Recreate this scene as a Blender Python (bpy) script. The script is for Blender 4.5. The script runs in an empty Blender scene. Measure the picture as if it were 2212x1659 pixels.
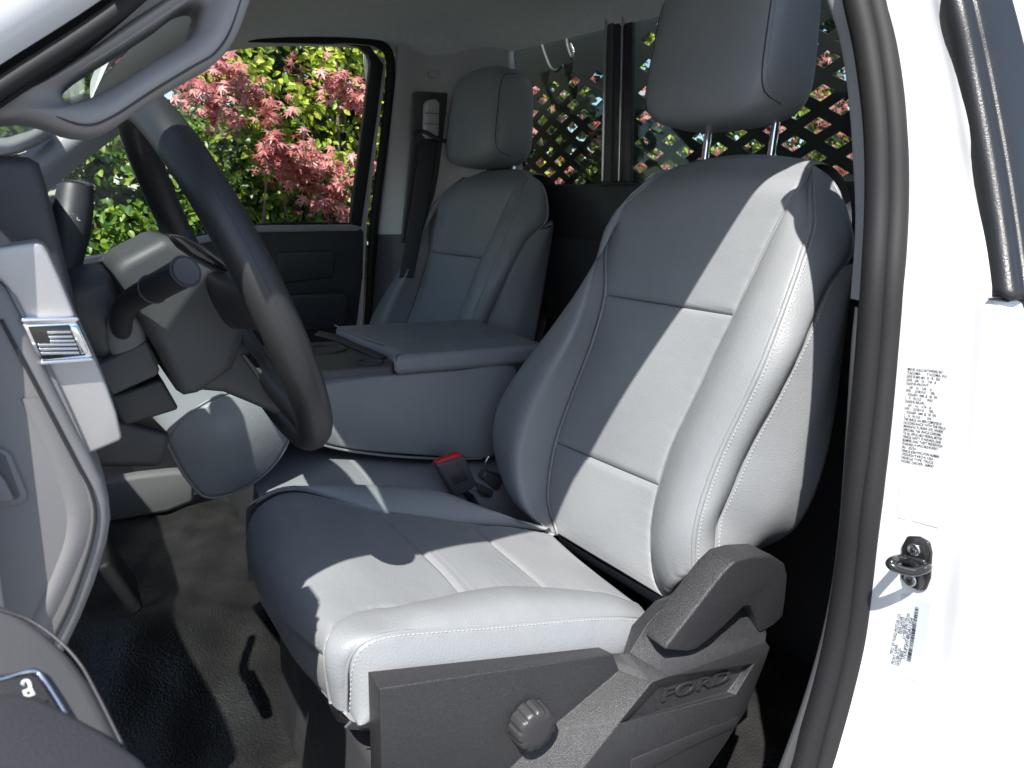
import bpy, bmesh, math, random
import numpy as np
from mathutils import Vector, Matrix
random.seed(7); rng = np.random.default_rng(11)
R = math.radians
SC = bpy.context.scene
COL = SC.collection

# ------------------------------------------------------------------ camera
CAM = np.array([-0.18, -0.83, 0.87]); YAW, PITCH, ROLL = R(32.5), R(-13.1), R(2.0)
FPX, PW, PH = 1560.0, 2212, 1659
_f = np.array([math.sin(YAW)*math.cos(PITCH), math.cos(YAW)*math.cos(PITCH), math.sin(PITCH)])
_r = np.array([math.cos(YAW), -math.sin(YAW), 0.0]); _u = np.cross(_r, _f)
_r, _u = _r*math.cos(ROLL)+_u*math.sin(ROLL), -_r*math.sin(ROLL)+_u*math.cos(ROLL)
cd = bpy.data.cameras.new('camera'); cam = bpy.data.objects.new('camera', cd); COL.objects.link(cam)
M = Matrix.Identity(4)
for i in range(3):
    M[i][0] = _r[i]; M[i][1] = _u[i]; M[i][2] = -_f[i]; M[i][3] = CAM[i]
cam.matrix_world = M
cd.sensor_fit = 'HORIZONTAL'; cd.sensor_width = 36; cd.lens = FPX/PW*36
cd.clip_start = 0.02; cd.clip_end = 400
cd.dof.use_dof = True; cd.dof.focus_distance = 0.95; cd.dof.aperture_fstop = 16
SC.camera = cam

# ------------------------------------------------------------------ sky, sun, exposure
SUN = Vector((-0.55, -0.50, 1.0)).normalized()
w = bpy.data.worlds.new('World'); SC.world = w; w.use_nodes = True
nt = w.node_tree; bg = nt.nodes['Background']
sky = nt.nodes.new('ShaderNodeTexSky'); sky.sky_type = 'NISHITA'; sky.sun_disc = False
sky.sun_elevation = math.asin(SUN.z); sky.sun_rotation = math.atan2(SUN.x, SUN.y)
nt.links.new(sky.outputs[0], bg.inputs[0]); bg.inputs[1].default_value = 0.11
sd = bpy.data.lights.new('sun', 'SUN'); sd.energy = 4.6; sd.angle = R(0.53); sd.color = (1, 0.955, 0.89)
so = bpy.data.objects.new('sun', sd); COL.objects.link(so); so.rotation_euler = SUN.to_track_quat('Z', 'Y').to_euler()
so.location = (-3, -4, 9)
SC.view_settings.view_transform = 'Standard'; SC.view_settings.look = 'None'
SC.view_settings.exposure = 1.15; SC.view_settings.gamma = 1.0
SC.cycles.use_denoising = True
SC.cycles.max_bounces = 10; SC.cycles.transparent_max_bounces = 12; SC.cycles.sample_clamp_indirect = 6

# ------------------------------------------------------------------ helpers
def ray(px, py):
    return _f + _r*(px-PW/2)/FPX - _u*(py-PH/2)/FPX
def UX(p, x): d = ray(*p[:2]); return CAM+d*((x-CAM[0])/d[0])
def UY(p, y): d = ray(*p[:2]); return CAM+d*((y-CAM[1])/d[1])
def UZ(p, z): d = ray(*p[:2]); return CAM+d*((z-CAM[2])/d[2])
def UP(p, q, n): d = ray(*p[:2]); return CAM+d*(np.dot(np.asarray(q)-CAM, n)/np.dot(d, n))
def UYs(pts, ys):
    ys = np.broadcast_to(ys, (len(pts),)); return np.array([UY(p, y) for p, y in zip(pts, ys)])
def UXs(pts, xs):
    xs = np.broadcast_to(xs, (len(pts),)); return np.array([UX(p, x) for p, x in zip(pts, xs)])
def UZs(pts, zs):
    zs = np.broadcast_to(zs, (len(pts),)); return np.array([UZ(p, z) for p, z in zip(pts, zs)])
def spline(P, k=12, closed=False):
    P = np.asarray(P, float)
    if len(P) == 2 and not closed: return P[0]+(P[1]-P[0])*np.linspace(0, 1, k+1)[:, None]
    if closed: Q = np.vstack([P[-1], P, P[0], P[1]])
    else: Q = np.vstack([2*P[0]-P[1], P, 2*P[-1]-P[-2]])
    out = []
    for i in range(1, len(Q)-2):
        p0, p1, p2, p3 = Q[i-1:i+3]
        d1, d2, d3 = [max(np.linalg.norm(a)**.5, 1e-6) for a in (p1-p0, p2-p1, p3-p2)]
        m1 = d2*((p1-p0)/d1-(p2-p0)/(d1+d2)+(p2-p1)/d2); m2 = d2*((p2-p1)/d2-(p3-p1)/(d2+d3)+(p3-p2)/d3)
        t = np.linspace(0, 1, k, endpoint=False)[:, None]
        out.append((2*t**3-3*t**2+1)*p1+(t**3-2*t**2+t)*m1+(-2*t**3+3*t**2)*p2+(t**3-t**2)*m2)
    if not closed: out.append(P[-1:])
    return np.vstack(out)
def arc(P): return np.concatenate([[0], np.cumsum(np.linalg.norm(np.diff(P, axis=0), axis=1))])
def resample(P, n=None, pos=None):
    s = arc(P)
    t = np.linspace(0, s[-1], n) if pos is None else pos
    return np.stack([np.interp(t, s, P[:, i]) for i in range(3)], -1)
def crv(P, n): return resample(spline(P), n)
EDGE = np.array([0, .05, .14, .28, .5, .75, 1.0])
def dens(L, m, tw):
    tw = min(tw, L/3.2); e = EDGE*tw
    return np.concatenate([e, np.linspace(tw, L-tw, m)[1:-1], (L-e)[::-1]])

def link(o, parent=None):
    COL.objects.link(o)
    if parent is not None: o.parent = parent
    return o
WORLDLOC = {}
def wl(o): return WORLDLOC.get(o.name, np.zeros(3)) if o is not None else np.zeros(3)
def thing(name, loc, label, cat, group=None):
    o = bpy.data.objects.new(name, None); o.empty_display_size = .05; COL.objects.link(o)
    o.location = loc; WORLDLOC[o.name] = np.array(loc, float)
    o['label'] = label; o['category'] = cat
    if group: o['group'] = group
    return o
def mk(name, V, F, mat, parent=None, smooth=True, kind=None, label=None, cat=None, mods=()):
    V = np.asarray(V, float); c = (V.max(0)+V.min(0))/2
    me = bpy.data.meshes.new(name); me.from_pydata((V-c).tolist(), [], [list(map(int, f)) for f in F])
    if smooth: me.polygons.foreach_set('use_smooth', [True]*len(me.polygons))
    me.materials.append(mat); me.update()
    o = bpy.data.objects.new(name, me); link(o, parent)
    WORLDLOC[o.name] = c; o.location = c-wl(parent)
    if kind: o['kind'] = kind
    if label: o['label'] = label
    if cat: o['category'] = cat
    for m in mods:
        if m[0] == 'bevel':
            b = o.modifiers.new('bevel', 'BEVEL'); b.width = m[1]; b.segments = m[2] if len(m) > 2 else 3
            b.limit_method = 'ANGLE'; b.angle_limit = R(m[3] if len(m) > 3 else 28); b.harden_normals = False
        elif m[0] == 'solid':
            s = o.modifiers.new('solid', 'SOLIDIFY'); s.thickness = m[1]; s.offset = m[2] if len(m) > 2 else -1
        elif m[0] == 'sub':
            s = o.modifiers.new('sub', 'SUBSURF'); s.levels = s.render_levels = m[1]
    return o
def gridfaces(nu, nv, cu=False, cv=False, flip=False):
    F = []
    for i in range(nu if cu else nu-1):
        for j in range(nv if cv else nv-1):
            a, b, c, d = i*nv+j, ((i+1) % nu)*nv+j, ((i+1) % nu)*nv+(j+1) % nv, i*nv+(j+1) % nv
            F.append((a, b, c, d) if not flip else (a, d, c, b))
    return F
def gnormals(G):
    du = np.gradient(G, axis=0); dv = np.gradient(G, axis=1)
    n = np.cross(du, dv); l = np.linalg.norm(n, axis=-1, keepdims=True); l[l < 1e-12] = 1
    return n/l
def panel(name, curves, mat, parent, ref, nu=24, nv=40, tuck='lrbt', td=.005, tw=.012, k=8, **kw):
    """leather panel lofted across curves; edges named in tuck roll down into the seam. returns object, grid, normals"""
    C0 = [spline(c) for c in curves]
    Lm = np.mean([arc(c)[-1] for c in C0])
    fr = dens(Lm, nv, tw)/Lm
    Cs = np.array([resample(c, pos=fr*arc(c)[-1]) for c in C0])       # k, nv, 3
    nvv = Cs.shape[1]; cols = []
    for j in range(nvv):
        P = spline(Cs[:, j], k); L = arc(P)[-1]
        cols.append(resample(P, pos=dens(L, nu, tw)))
    G = np.array(cols).transpose(1, 0, 2)                              # nu, nv, 3
    N = gnormals(G)
    flip = np.mean((N*np.asarray(ref)).sum(-1)) < 0
    if flip: N = -N
    du = np.concatenate([np.zeros((1, G.shape[1])), np.cumsum(np.linalg.norm(np.diff(G, axis=0), axis=-1), axis=0)])
    dv = np.concatenate([np.zeros((G.shape[0], 1)), np.cumsum(np.linalg.norm(np.diff(G, axis=1), axis=-1), axis=1)], axis=1)
    D = np.full(G.shape[:2], 1e9)
    if 'l' in tuck: D = np.minimum(D, du)
    if 'r' in tuck: D = np.minimum(D, du[-1:]-du)
    if 'b' in tuck: D = np.minimum(D, dv)
    if 't' in tuck: D = np.minimum(D, dv[:, -1:]-dv)
    ph = rng.uniform(0, 6.28, 4); along = dv if ('l' in tuck or 'r' in tuck) else du
    puck = np.sin(along*310+ph[0])*np.sin(along*97+ph[1])+.6*np.sin(along*530+ph[2])+.5*np.sin((du+dv)*41+ph[3])
    G = G+N*(.0007*np.exp(-np.minimum(D, 1)/.014)*np.clip(D/.004, 0, 1)*puck)[..., None]
    x = np.clip(1-D/tw, 0, 1)
    G2 = G-N*(td*(1-np.sqrt(1-x*x*.98)))[..., None]
    o = mk(name, G2.reshape(-1, 3), gridfaces(G.shape[0], G.shape[1], flip=flip), mat, parent, **kw)
    return o, G2, N
def loft(name, curves, mat, parent=None, nv=40, k=6, cv=False, cu=False, ref=None, mods=(), caps=False, **kw):
    Cs = np.array([resample(np.vstack([spline(c, closed=cv), np.asarray(c)[:1]]) if cv else spline(c), nv+(1 if cv else 0)) for c in curves])
    if cv: Cs = Cs[:, :-1]
    G = np.array([spline(Cs[:, j], k, closed=cu) for j in range(Cs.shape[1])]).transpose(1, 0, 2)
    flip = False
    if ref is not None: flip = np.mean((gnormals(G)*np.asarray(ref)).sum(-1)) < 0
    nu, nvv = G.shape[:2]
    F = gridfaces(nu, nvv, cu=cu, cv=cv, flip=flip)
    if caps and cv: F += [list(range(nvv)), list(range((nu-1)*nvv, nu*nvv))[::-1]]
    return mk(name, G.reshape(-1, 3), F, mat, parent, mods=mods, **kw)
def sweep(name, path, r, mat, parent=None, n=12, prof=None, closed=False, caps=True, up=None, k=8, **kw):
    P = spline(path, k, closed=closed) if k > 1 else np.asarray(path, float)
    T = np.gradient(P, axis=0) if not closed else (np.roll(P, -1, 0)-np.roll(P, 1, 0))
    T /= np.linalg.norm(T, axis=1, keepdims=True)
    u0 = np.array(up if up is not None else ([0, 0, 1] if abs(T[0][2]) < .9 else [1, 0, 0]), float)
    rr = np.broadcast_to(r, (len(P),)) if np.ndim(r) == 0 else np.interp(np.linspace(0, 1, len(P)), np.linspace(0, 1, len(r)), r)
    if prof is None:
        a = np.linspace(0, 2*np.pi, n, endpoint=False); prof = np.stack([np.cos(a), np.sin(a)], -1)
    prof = np.asarray(prof, float); n = len(prof); V = []
    for p, t, q in zip(P, T, rr):
        b = np.cross(t, u0); b /= np.linalg.norm(b); c = np.cross(b, t)
        if up is None: u0 = c
        V.append(p+q*(prof[:, :1]*b+prof[:, 1:]*c))
    V = np.vstack(V); F = gridfaces(len(P), n, cu=closed, cv=True)
    if caps and not closed: F += [list(range(n))[::-1], list(range((len(P)-1)*n, len(P)*n))]
    return mk(name, V, F, mat, parent, **kw)
def prism(name, pts, vec, mat, parent=None, bevel=.002, seg=3, smooth=True, ang=28, **kw):
    """closed polygon (3D points) pushed along vec"""
    P = np.asarray(pts, float); n = len(P); vec = np.asarray(vec, float)
    V = np.vstack([P, P+vec]); F = [list(range(n))[::-1], list(range(n, 2*n))]
    nrm = sum(np.cross(P[i]-P[0], P[(i+1) % n]-P[0]) for i in range(n))
    fl = np.dot(nrm, vec) < 0
    if fl: F = [f[::-1] for f in F]
    for i in range(n):
        j = (i+1) % n; F.append((i, j, n+j, n+i) if not fl else (i, n+i, n+j, j))
    return mk(name, V, F, mat, parent, smooth=smooth, mods=[('bevel', bevel, seg, ang)] if bevel else [], **kw)
def rbox(name, c, ax, half, mat, parent=None, bevel=.006, seg=3, **kw):
    ax = np.array(ax, float); ax = [a/np.linalg.norm(a) for a in ax]; h = half
    V = [np.array(c)+sx*h[0]*ax[0]+sy*h[1]*ax[1]+sz*h[2]*ax[2] for sx in (-1, 1) for sy in (-1, 1) for sz in (-1, 1)]
    F = [(0, 1, 3, 2), (4, 6, 7, 5), (0, 4, 5, 1), (2, 3, 7, 6), (0, 2, 6, 4), (1, 5, 7, 3)]
    if np.dot(np.cross(ax[0], ax[1]), ax[2]) < 0: F = [f[::-1] for f in F]
    return mk(name, V, F, mat, parent, mods=[('bevel', bevel, seg)] if bevel else [], **kw)
def superbox(name, c, ax, half, mat, parent=None, e=(4, 4), nu=40, nv=24, shape=None, **kw):
    """superellipsoid pillow; axis 2 is the pole axis"""
    ax = [np.array(a, float)/np.linalg.norm(a) for a in ax]
    sg = lambda x, p: np.sign(x)*np.abs(x)**p
    th = np.linspace(0, 2*np.pi, nu, endpoint=False); ph = np.linspace(-np.pi/2, np.pi/2, nv)
    V = []
    for b in ph:
        cb, sb = sg(np.cos(b), 2/e[1]), sg(np.sin(b), 2/e[1])
        for a in th:
            q = np.array([cb*sg(np.cos(a), 2/e[0]), cb*sg(np.sin(a), 2/e[0]), sb])
            if shape: q = shape(q)
            V.append(np.array(c)+sum(q[i]*half[i]*ax[i] for i in range(3)))
    return mk(name, V, gridfaces(nv, nu, cv=True, flip=np.dot(np.cross(ax[0], ax[1]), ax[2]) > 0), mat, parent, **kw)
def stitches(name, path, nrm, mat, parent, step=.0052, ln=.0036, r=.0007):
    s = arc(path); t = np.arange(step, s[-1]-step, step)
    P = resample(path, pos=t); Nn = resample(nrm, pos=np.interp(t, s, arc(nrm))) if len(nrm) == len(path) else np.tile(nrm, (len(t), 1))
    Nn = np.stack([np.interp(t, s, nrm[:, i]) for i in range(3)], -1) if len(nrm) == len(path) else Nn
    T = resample(path, pos=np.minimum(t+.001, s[-1]))-P; T /= np.linalg.norm(T, axis=1, keepdims=True)+1e-12
    V, F = [], []
    for p, tt, n in zip(P, T, Nn):
        b = np.cross(tt, n); b /= np.linalg.norm(b)+1e-12; o = len(V)
        for a, sc in ((-.5, .35), (-.32, 1), (.32, 1), (.5, .35)):
            for q in range(5):
                an = 2*np.pi*q/5; V.append(p+tt*a*ln+(b*np.cos(an)+n*np.sin(an))*r*sc+n*r*.4)
        for i in range(3):
            for q in range(5): F.append((o+i*5+q, o+i*5+(q+1) % 5, o+(i+1)*5+(q+1) % 5, o+(i+1)*5+q))
    return mk(name, V, F, mat, parent, kind='stuff')
def text(name, body, size, origin, xdir, ydir, mat, parent, depth=.0, align='LEFT', spacing=1.0, shear=0, bold=0, sx=1):
    cu = bpy.data.curves.new(name, 'FONT'); cu.body = body; cu.size = size; cu.align_x = align; cu.extrude = depth
    cu.space_line = spacing; cu.shear = shear; cu.offset = bold
    to = bpy.data.objects.new(name, cu); COL.objects.link(to)
    bpy.context.view_layer.update()
    me = bpy.data.meshes.new_from_object(to.evaluated_get(bpy.context.evaluated_depsgraph_get()))
    V = np.array([v.co for v in me.vertices]); F = [tuple(p.vertices) for p in me.polygons]
    bpy.data.objects.remove(to); bpy.data.curves.remove(cu); bpy.data.meshes.remove(me)
    xd, yd = np.array(xdir, float), np.array(ydir, float); xd /= np.linalg.norm(xd); yd /= np.linalg.norm(yd); zd = np.cross(xd, yd)
    W = np.array(origin)+V[:, :1]*sx*xd+V[:, 1:2]*yd+V[:, 2:]*zd
    return mk(name, W, F, mat, parent, smooth=False)
def copy_tree(o, parent=None, ren=None):
    c = o.copy(); link(c, parent)
    if parent is not None: c.matrix_parent_inverse = o.matrix_parent_inverse
    for ch in list(o.children): copy_tree(ch, c)
    return c

# ------------------------------------------------------------------ materials
def mat(name, col, rough=.5, metal=0., bump=None, var=None, coat=0., spec=.5, bump2=None, trans=None, sheen=0, rvar=None):
    m = bpy.data.materials.new(name); m.use_nodes = True; t = m.node_tree; b = t.nodes['Principled BSDF']
    b.inputs['Base Color'].default_value = (*col, 1); b.inputs['Roughness'].default_value = rough
    b.inputs['Metallic'].default_value = metal; b.inputs['Coat Weight'].default_value = coat
    b.inputs['Specular IOR Level'].default_value = spec
    if sheen: b.inputs['Sheen Weight'].default_value = sheen
    tc = t.nodes.new('ShaderNodeTexCoord'); ob = tc.outputs['Object']
    if var:   # (scale, second colour)
        n = t.nodes.new('ShaderNodeTexNoise'); n.inputs['Scale'].default_value = var[0]; n.inputs['Detail'].default_value = 6
        t.links.new(ob, n.inputs['Vector'])
        mx = t.nodes.new('ShaderNodeMix'); mx.data_type = 'RGBA'; mx.inputs[6].default_value = (*col, 1); mx.inputs[7].default_value = (*var[1], 1)
        rp = t.nodes.new('ShaderNodeValToRGB'); rp.color_ramp.elements[0].position = .35; rp.color_ramp.elements[1].position = .7
        t.links.new(n.outputs[0], rp.inputs[0]); t.links.new(rp.outputs[0], mx.inputs[0]); t.links.new(mx.outputs[2], b.inputs['Base Color'])
    if rvar:
        n = t.nodes.new('ShaderNodeTexNoise'); n.inputs['Scale'].default_value = rvar[0]; n.inputs['Detail'].default_value = 5
        t.links.new(ob, n.inputs['Vector'])
        mr = t.nodes.new('ShaderNodeMapRange'); mr.inputs[1].default_value = .3; mr.inputs[2].default_value = .7
        mr.inputs[3].default_value = rvar[1]; mr.inputs[4].default_value = rvar[2]
        t.links.new(n.outputs[0], mr.inputs[0]); t.links.new(mr.outputs[0], b.inputs['Roughness'])
    prev = None
    for bp in (bump2, bump):
        if not bp: continue
        kind, sc, dist = bp
        if kind == 'v':
            n = t.nodes.new('ShaderNodeTexVoronoi'); n.feature = 'SMOOTH_F1'; n.inputs['Smoothness'].default_value = .6; out = n.outputs['Distance']
        else:
            n = t.nodes.new('ShaderNodeTexNoise'); n.inputs['Detail'].default_value = 3; out = n.outputs[0]
        n.inputs['Scale'].default_value = sc; t.links.new(ob, n.inputs['Vector'])
        bn = t.nodes.new('ShaderNodeBump'); bn.inputs['Strength'].default_value = 1; bn.inputs['Distance'].default_value = dist
        t.links.new(out, bn.inputs['Height'])
        if prev: t.links.new(prev, bn.inputs['Normal'])
        prev = bn.outputs[0]
    if prev: t.links.new(prev, b.inputs['Normal'])
    return m
def glassmat(name, tint, refl=.08, rough=.0):
    m = bpy.data.materials.new(name); m.use_nodes = True; t = m.node_tree; t.nodes.remove(t.nodes['Principled BSDF'])
    o = t.nodes['Material Output']; tr = t.nodes.new('ShaderNodeBsdfTransparent'); tr.inputs[0].default_value = (*tint, 1)
    g = t.nodes.new('ShaderNodeBsdfGlossy'); g.inputs['Roughness'].default_value = rough
    fr = t.nodes.new('ShaderNodeFresnel')
    ge = t.nodes.new('ShaderNodeNewGeometry'); mi = t.nodes.new('ShaderNodeMapRange'); mi.inputs[3].default_value = 1.38; mi.inputs[4].default_value = 1/1.38
    t.links.new(ge.outputs['Backfacing'], mi.inputs[0]); t.links.new(mi.outputs[0], fr.inputs[0])
    mx = t.nodes.new('ShaderNodeMixShader'); t.links.new(fr.outputs[0], mx.inputs[0]); t.links.new(tr.outputs[0], mx.inputs[1]); t.links.new(g.outputs[0], mx.inputs[2])
    t.links.new(mx.outputs[0], o.inputs[0]); return m
def leafmat(name, c1, c2, c3, rough=.4, tr=.35):
    m = bpy.data.materials.new(name); m.use_nodes = True; t = m.node_tree; b = t.nodes['Principled BSDF']
    at = t.nodes.new('ShaderNodeAttribute'); at.attribute_name = 'tone'
    oi = t.nodes.new('ShaderNodeObjectInfo')
    ad = t.nodes.new('ShaderNodeMath'); ad.operation = 'ADD'; t.links.new(at.outputs['Fac'], ad.inputs[0])
    ml = t.nodes.new('ShaderNodeMath'); ml.operation = 'MULTIPLY'; t.links.new(oi.outputs['Random'], ml.inputs[0]); ml.inputs[1].default_value = .999
    t.links.new(ml.outputs[0], ad.inputs[1])
    fr = t.nodes.new('ShaderNodeMath'); fr.operation = 'FRACT'; t.links.new(ad.outputs[0], fr.inputs[0])
    rp = t.nodes.new('ShaderNodeValToRGB'); e = rp.color_ramp.elements
    e[0].color = (*c1, 1); e[1].color = (*c3, 1); x = e.new(.5); x.color = (*c2, 1)
    t.links.new(fr.outputs[0], rp.inputs[0]); t.links.new(rp.outputs[0], b.inputs['Base Color'])
    b.inputs['Roughness'].default_value = rough
    tl = t.nodes.new('ShaderNodeBsdfTranslucent'); t.links.new(rp.outputs[0], tl.inputs[0])
    mx = t.nodes.new('ShaderNodeMixShader'); mx.inputs[0].default_value = tr
    t.links.new(b.outputs[0], mx.inputs[1]); t.links.new(tl.outputs[0], mx.inputs[2]); t.links.new(mx.outputs[0], t.nodes['Material Output'].inputs[0])
    return m
LEATHER = mat('grey_leather', (.226, .238, .251), .40, bump=('v', 480, .00026), bump2=('n', 10, .0018), rvar=(30, .34, .5), var=(9, (.208, .220, .235)))
LEATHER2 = mat('grey_seat_cloth', (.23, .233, .24), .6, bump=('n', 900, .0004), var=(40, (.20, .203, .21)))
THREAD = mat('light_thread', (.36, .36, .355), .7)
SHIELD = mat('textured_grey_plastic', (.022, .0225, .026), .36, bump=('n', 1000, .0009), var=(300, (.032, .032, .034)))
PLASTIC = mat('dark_plastic', (.035, .036, .04), .5, bump=('n', 900, .00018), rvar=(25, .42, .58))
PLASTICG = mat('charcoal_plastic', (.062, .064, .068), .5, bump=('n', 900, .0002), rvar=(20, .42, .58))
TRIMG = mat('grey_dash_plastic', (.15, .15, .155), .5, bump=('n', 900, .00015), rvar=(20, .42, .56))
TRIML = mat('light_grey_trim', (.44, .45, .45), .6, bump=('n', 500, .0004))
PILLARG = mat('grey_pillar_trim', (.27, .272, .285), .68, bump=('n', 500, .0004))
HEADL = mat('grey_headliner_cloth', (.66, .69, .675), .9, bump=('n', 800, .0008), var=(60, (.60, .63, .615)))
RUBBER = mat('black_rubber', (.010, .010, .011), .62, bump=('n', 900, .0001), spec=.3)
RUBBERG = mat('dull_black_rubber', (.013, .013, .0145), .66, bump=('n', 900, .0001), spec=.35)
WHITE = mat('white_paint', (.60, .605, .615), .3, coat=.6)
MATF = mat('black_floor_mat', (.018, .018, .0185), .33, bump=('v', 230, .0012), bump2=('n', 7, .008), var=(18, (.027, .0265, .026)))
BLACKS = mat('black_powder_coat', (.018, .019, .021), .35, bump=('n', 700, .0003), rvar=(20, .28, .45))
BLACKP = mat('gloss_black', (.012, .012, .013), .16, coat=.4)
CHROME = mat('chrome', (.82, .82, .84), .06, metal=1)
STEEL = mat('brushed_steel', (.6, .61, .63), .22, metal=1, bump=('n', 200, .0002))
SILVER = mat('silver_paint', (.40, .395, .40), .42, metal=.55, bump=('n', 900, .0001))
RED = mat('red_button', (.5, .015, .02), .35)
WEB = mat('seat_belt_webbing', (.03, .031, .036), .75, bump=('n', 900, .0006))
STICK = mat('white_sticker', (.50, .505, .51), .4)
INK = mat('black_ink', (.015, .015, .017), .6)
INKW = mat('white_ink', (.7, .7, .7), .6)
GLASS = glassmat('window_glass', (.93, .97, .95))
GLASSW = glassmat('windshield_tint', (.62, .67, .66))
GLASSD = glassmat('tinted_glass', (.80, .86, .83))
MIRR = mat('mirror_glass', (.9, .9, .9), .02, metal=1)
CONC = mat('concrete', (.22, .217, .21), .9, bump=('n', 40, .004), var=(6, (.18, .178, .175)))
BARK = mat('bark', (.12, .085, .06), .9, bump=('n', 60, .006), var=(20, (.18, .14, .11)))
SOIL = mat('soil', (.06, .045, .03), 1, bump=('n', 20, .02))

# ================================================================== SETTING: ground
def sheet(name, x0, x1, y0, y1, z, m, nx=2, ny=2, zf=None, **kw):
    X, Y = np.meshgrid(np.linspace(x0, x1, nx), np.linspace(y0, y1, ny), indexing='ij')
    Z = np.full_like(X, z) if zf is None else zf(X, Y)
    return mk(name, np.stack([X, Y, Z], -1).reshape(-1, 3), gridfaces(nx, ny), m, **kw)
sheet('pavement', -60, 60, -60, 60, -.82, CONC, kind='structure')
sheet('planting_bed', -1.5, 12, 1.85, 6, -.80, SOIL, kind='structure')

# ================================================================== TRUCK CAB
cab = thing('pickup_cab', (.4, .5, -.1), 'white pickup truck cab seen through its open driver side', 'truck cab')
def c2(P, n=60):
    P3 = np.column_stack([np.array(P, float), np.zeros(len(P))]); return resample(spline(P3), n)[:, :2]
WEpx = [(1885, -120), (1908, 0), (1931, 124), (1951, 289), (1955, 371), (1954, 454), (1943, 616), (1922, 864), (1906, 1029), (1889, 1152), (1873, 1297), (1860, 1389), (1833, 1503), (1795, 1637), (1740, 1790)]
GRpx = [(1860, -120), (1879, 0), (1902, 124), (1918, 289), (1920, 413), (1914, 578), (1906, 740), (1889, 905), (1870, 1027), (1860, 1141), (1845, 1294), (1822, 1427), (1795, 1541), (1765, 1659), (1710, 1790)]
S1px = [(1815, -120), (1828, 0), (1848, 83), (1871, 206), (1879, 371), (1877, 495), (1866, 650), (1857, 740), (1844, 946), (1828, 1152), (1807, 1300), (1785, 1400), (1750, 1520), (1700, 1659), (1650, 1790)]
ywe = lambda py: np.interp(py, [-120, 0, 289, 616, 1029, 1637], [-.338, -.369, -.411, -.443, -.460, -.470])
ysk = lambda py: np.interp(py, [-120, 0, 289, 640, 1100, 1659], [-.403, -.434, -.484, -.543, -.570, -.585])
we2, gr2, s12 = c2(WEpx), c2(GRpx), c2(S1px)
WE = np.array([UY(p, ywe(p[1])) for p in we2])
GR = np.array([UY(p, ywe(p[1])+.012) for p in gr2]); S1 = np.array([UY(p, ywe(p[1])+.028) for p in s12])
RAIL = np.vstack([UYs([(-150, 290), (0, 190), (283, 0)], [-.29, -.28, -.27]), [(-.03, -.275, 1.09), (.06, -.285, 1.175), (.16, -.30, 1.245), (.30, -.316, 1.30), (.42, -.32, 1.325), (.52, -.32, 1.335), (.575, -.32, 1.32), (.597, -.32, 1.275), (.575, -.322, 1.205)]])
wex = lambda py: float(np.interp(py, we2[:, 1], WE[:, 0]))
def JU(q, d=0.): return UX(q, wex(q[1])+d)
def JUs(P, d=0.): return np.array([JU(q, d) for q in P])
# white jamb and quarter skin
Wf = np.vstack([WE[0]+[-.0, .002, .03], WE])
def off(dx, dyfac, dyadd=0):
    out = []
    for q, p in zip(WE, we2):
        ys = ysk(p[1]); yw = q[1]; out.append((q[0]+dx, yw+(ys-yw)*dyfac+dyadd, q[2]))
    return np.array(out)
jamb = loft('door_jamb', [off(.006, 0, .03), off(0, 0, .0), off(.001, .25), off(.004, .34), off(.005, .62), off(.002, .80), off(.004, .93), off(.016, 1.0), off(.05, 1.02), off(.25, 1.08), off(.7, 1.12)], WHITE, cab, nv=70, k=5, ref=(-1, -.6, 0),
     label='white painted door jamb and quarter panel behind the opening')
from mathutils.bvhtree import BVHTree
_jv = [Vector(v.co)+Vector(wl(jamb)) for v in jamb.data.vertices]
JB = BVHTree.FromPolygons(_jv, [tuple(f.vertices) for f in jamb.data.polygons])
def JU(q, d=0.):
    h = JB.ray_cast(Vector(CAM), Vector(ray(*q[:2])))
    x = h[0].x if h[0] is not None else wex(q[1])
    return UX(q, x+d)
def snapx(V_, d):
    out = []
    for v in V_:
        h = JB.ray_cast(Vector((v[0]-.06, v[1], v[2])), Vector((1, 0, 0))); out.append((h[0].x-d if h[0] is not None else v[0], v[1], v[2]))
    return np.array(out)
def resnap(o, d):
    c = wl(o); V_ = np.array([v.co for v in o.data.vertices])+c; V_ = snapx(V_, d)-c
    o.data.vertices.foreach_set('co', V_.ravel()); o.data.update()
# black garnish on the outer skin
gi = [(2018, -90), (2040, 0), (2072, 150), (2106, 330), (2133, 500), (2151, 642)]
go_ = [(2138, -90), (2166, 0), (2204, 150), (2238, 330), (2262, 500), (2278, 642)]
gin = np.array([JU(p, -.004) for p in gi]); gout = np.array([UY(p, gin[i][1]-.012) for i, p in enumerate(go_)])
gar = loft('window_garnish', [gin+[.012, .02, 0], gin+[0, -.006, 0], gin+[.004, -.014, 0], gin*.80+gout*.20+[0, -.013, 0], gin*.77+gout*.23+[0, -.0155, 0], gin*.3+gout*.7+[0, -.014, 0], gout+[0, -.008, 0], gout+[.03, .01, 0]], BLACKS, cab, nv=40, k=4, ref=(0, -1, 0), mods=[('solid', .006)],
           label='black sculpted window garnish on white quarter panel')
e0 = gin[-1]; e1 = gout[-1]
prism('garnish_foot', [e0+[.0, -.004, -.002], e0+[.025, -.018, -.010], e1+[0, -.018, -.012], e1+[0, -.012, .004], e0+[.02, -.014, .004]], (.0, .012, .0), BLACKS, cab, bevel=.001)
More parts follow.
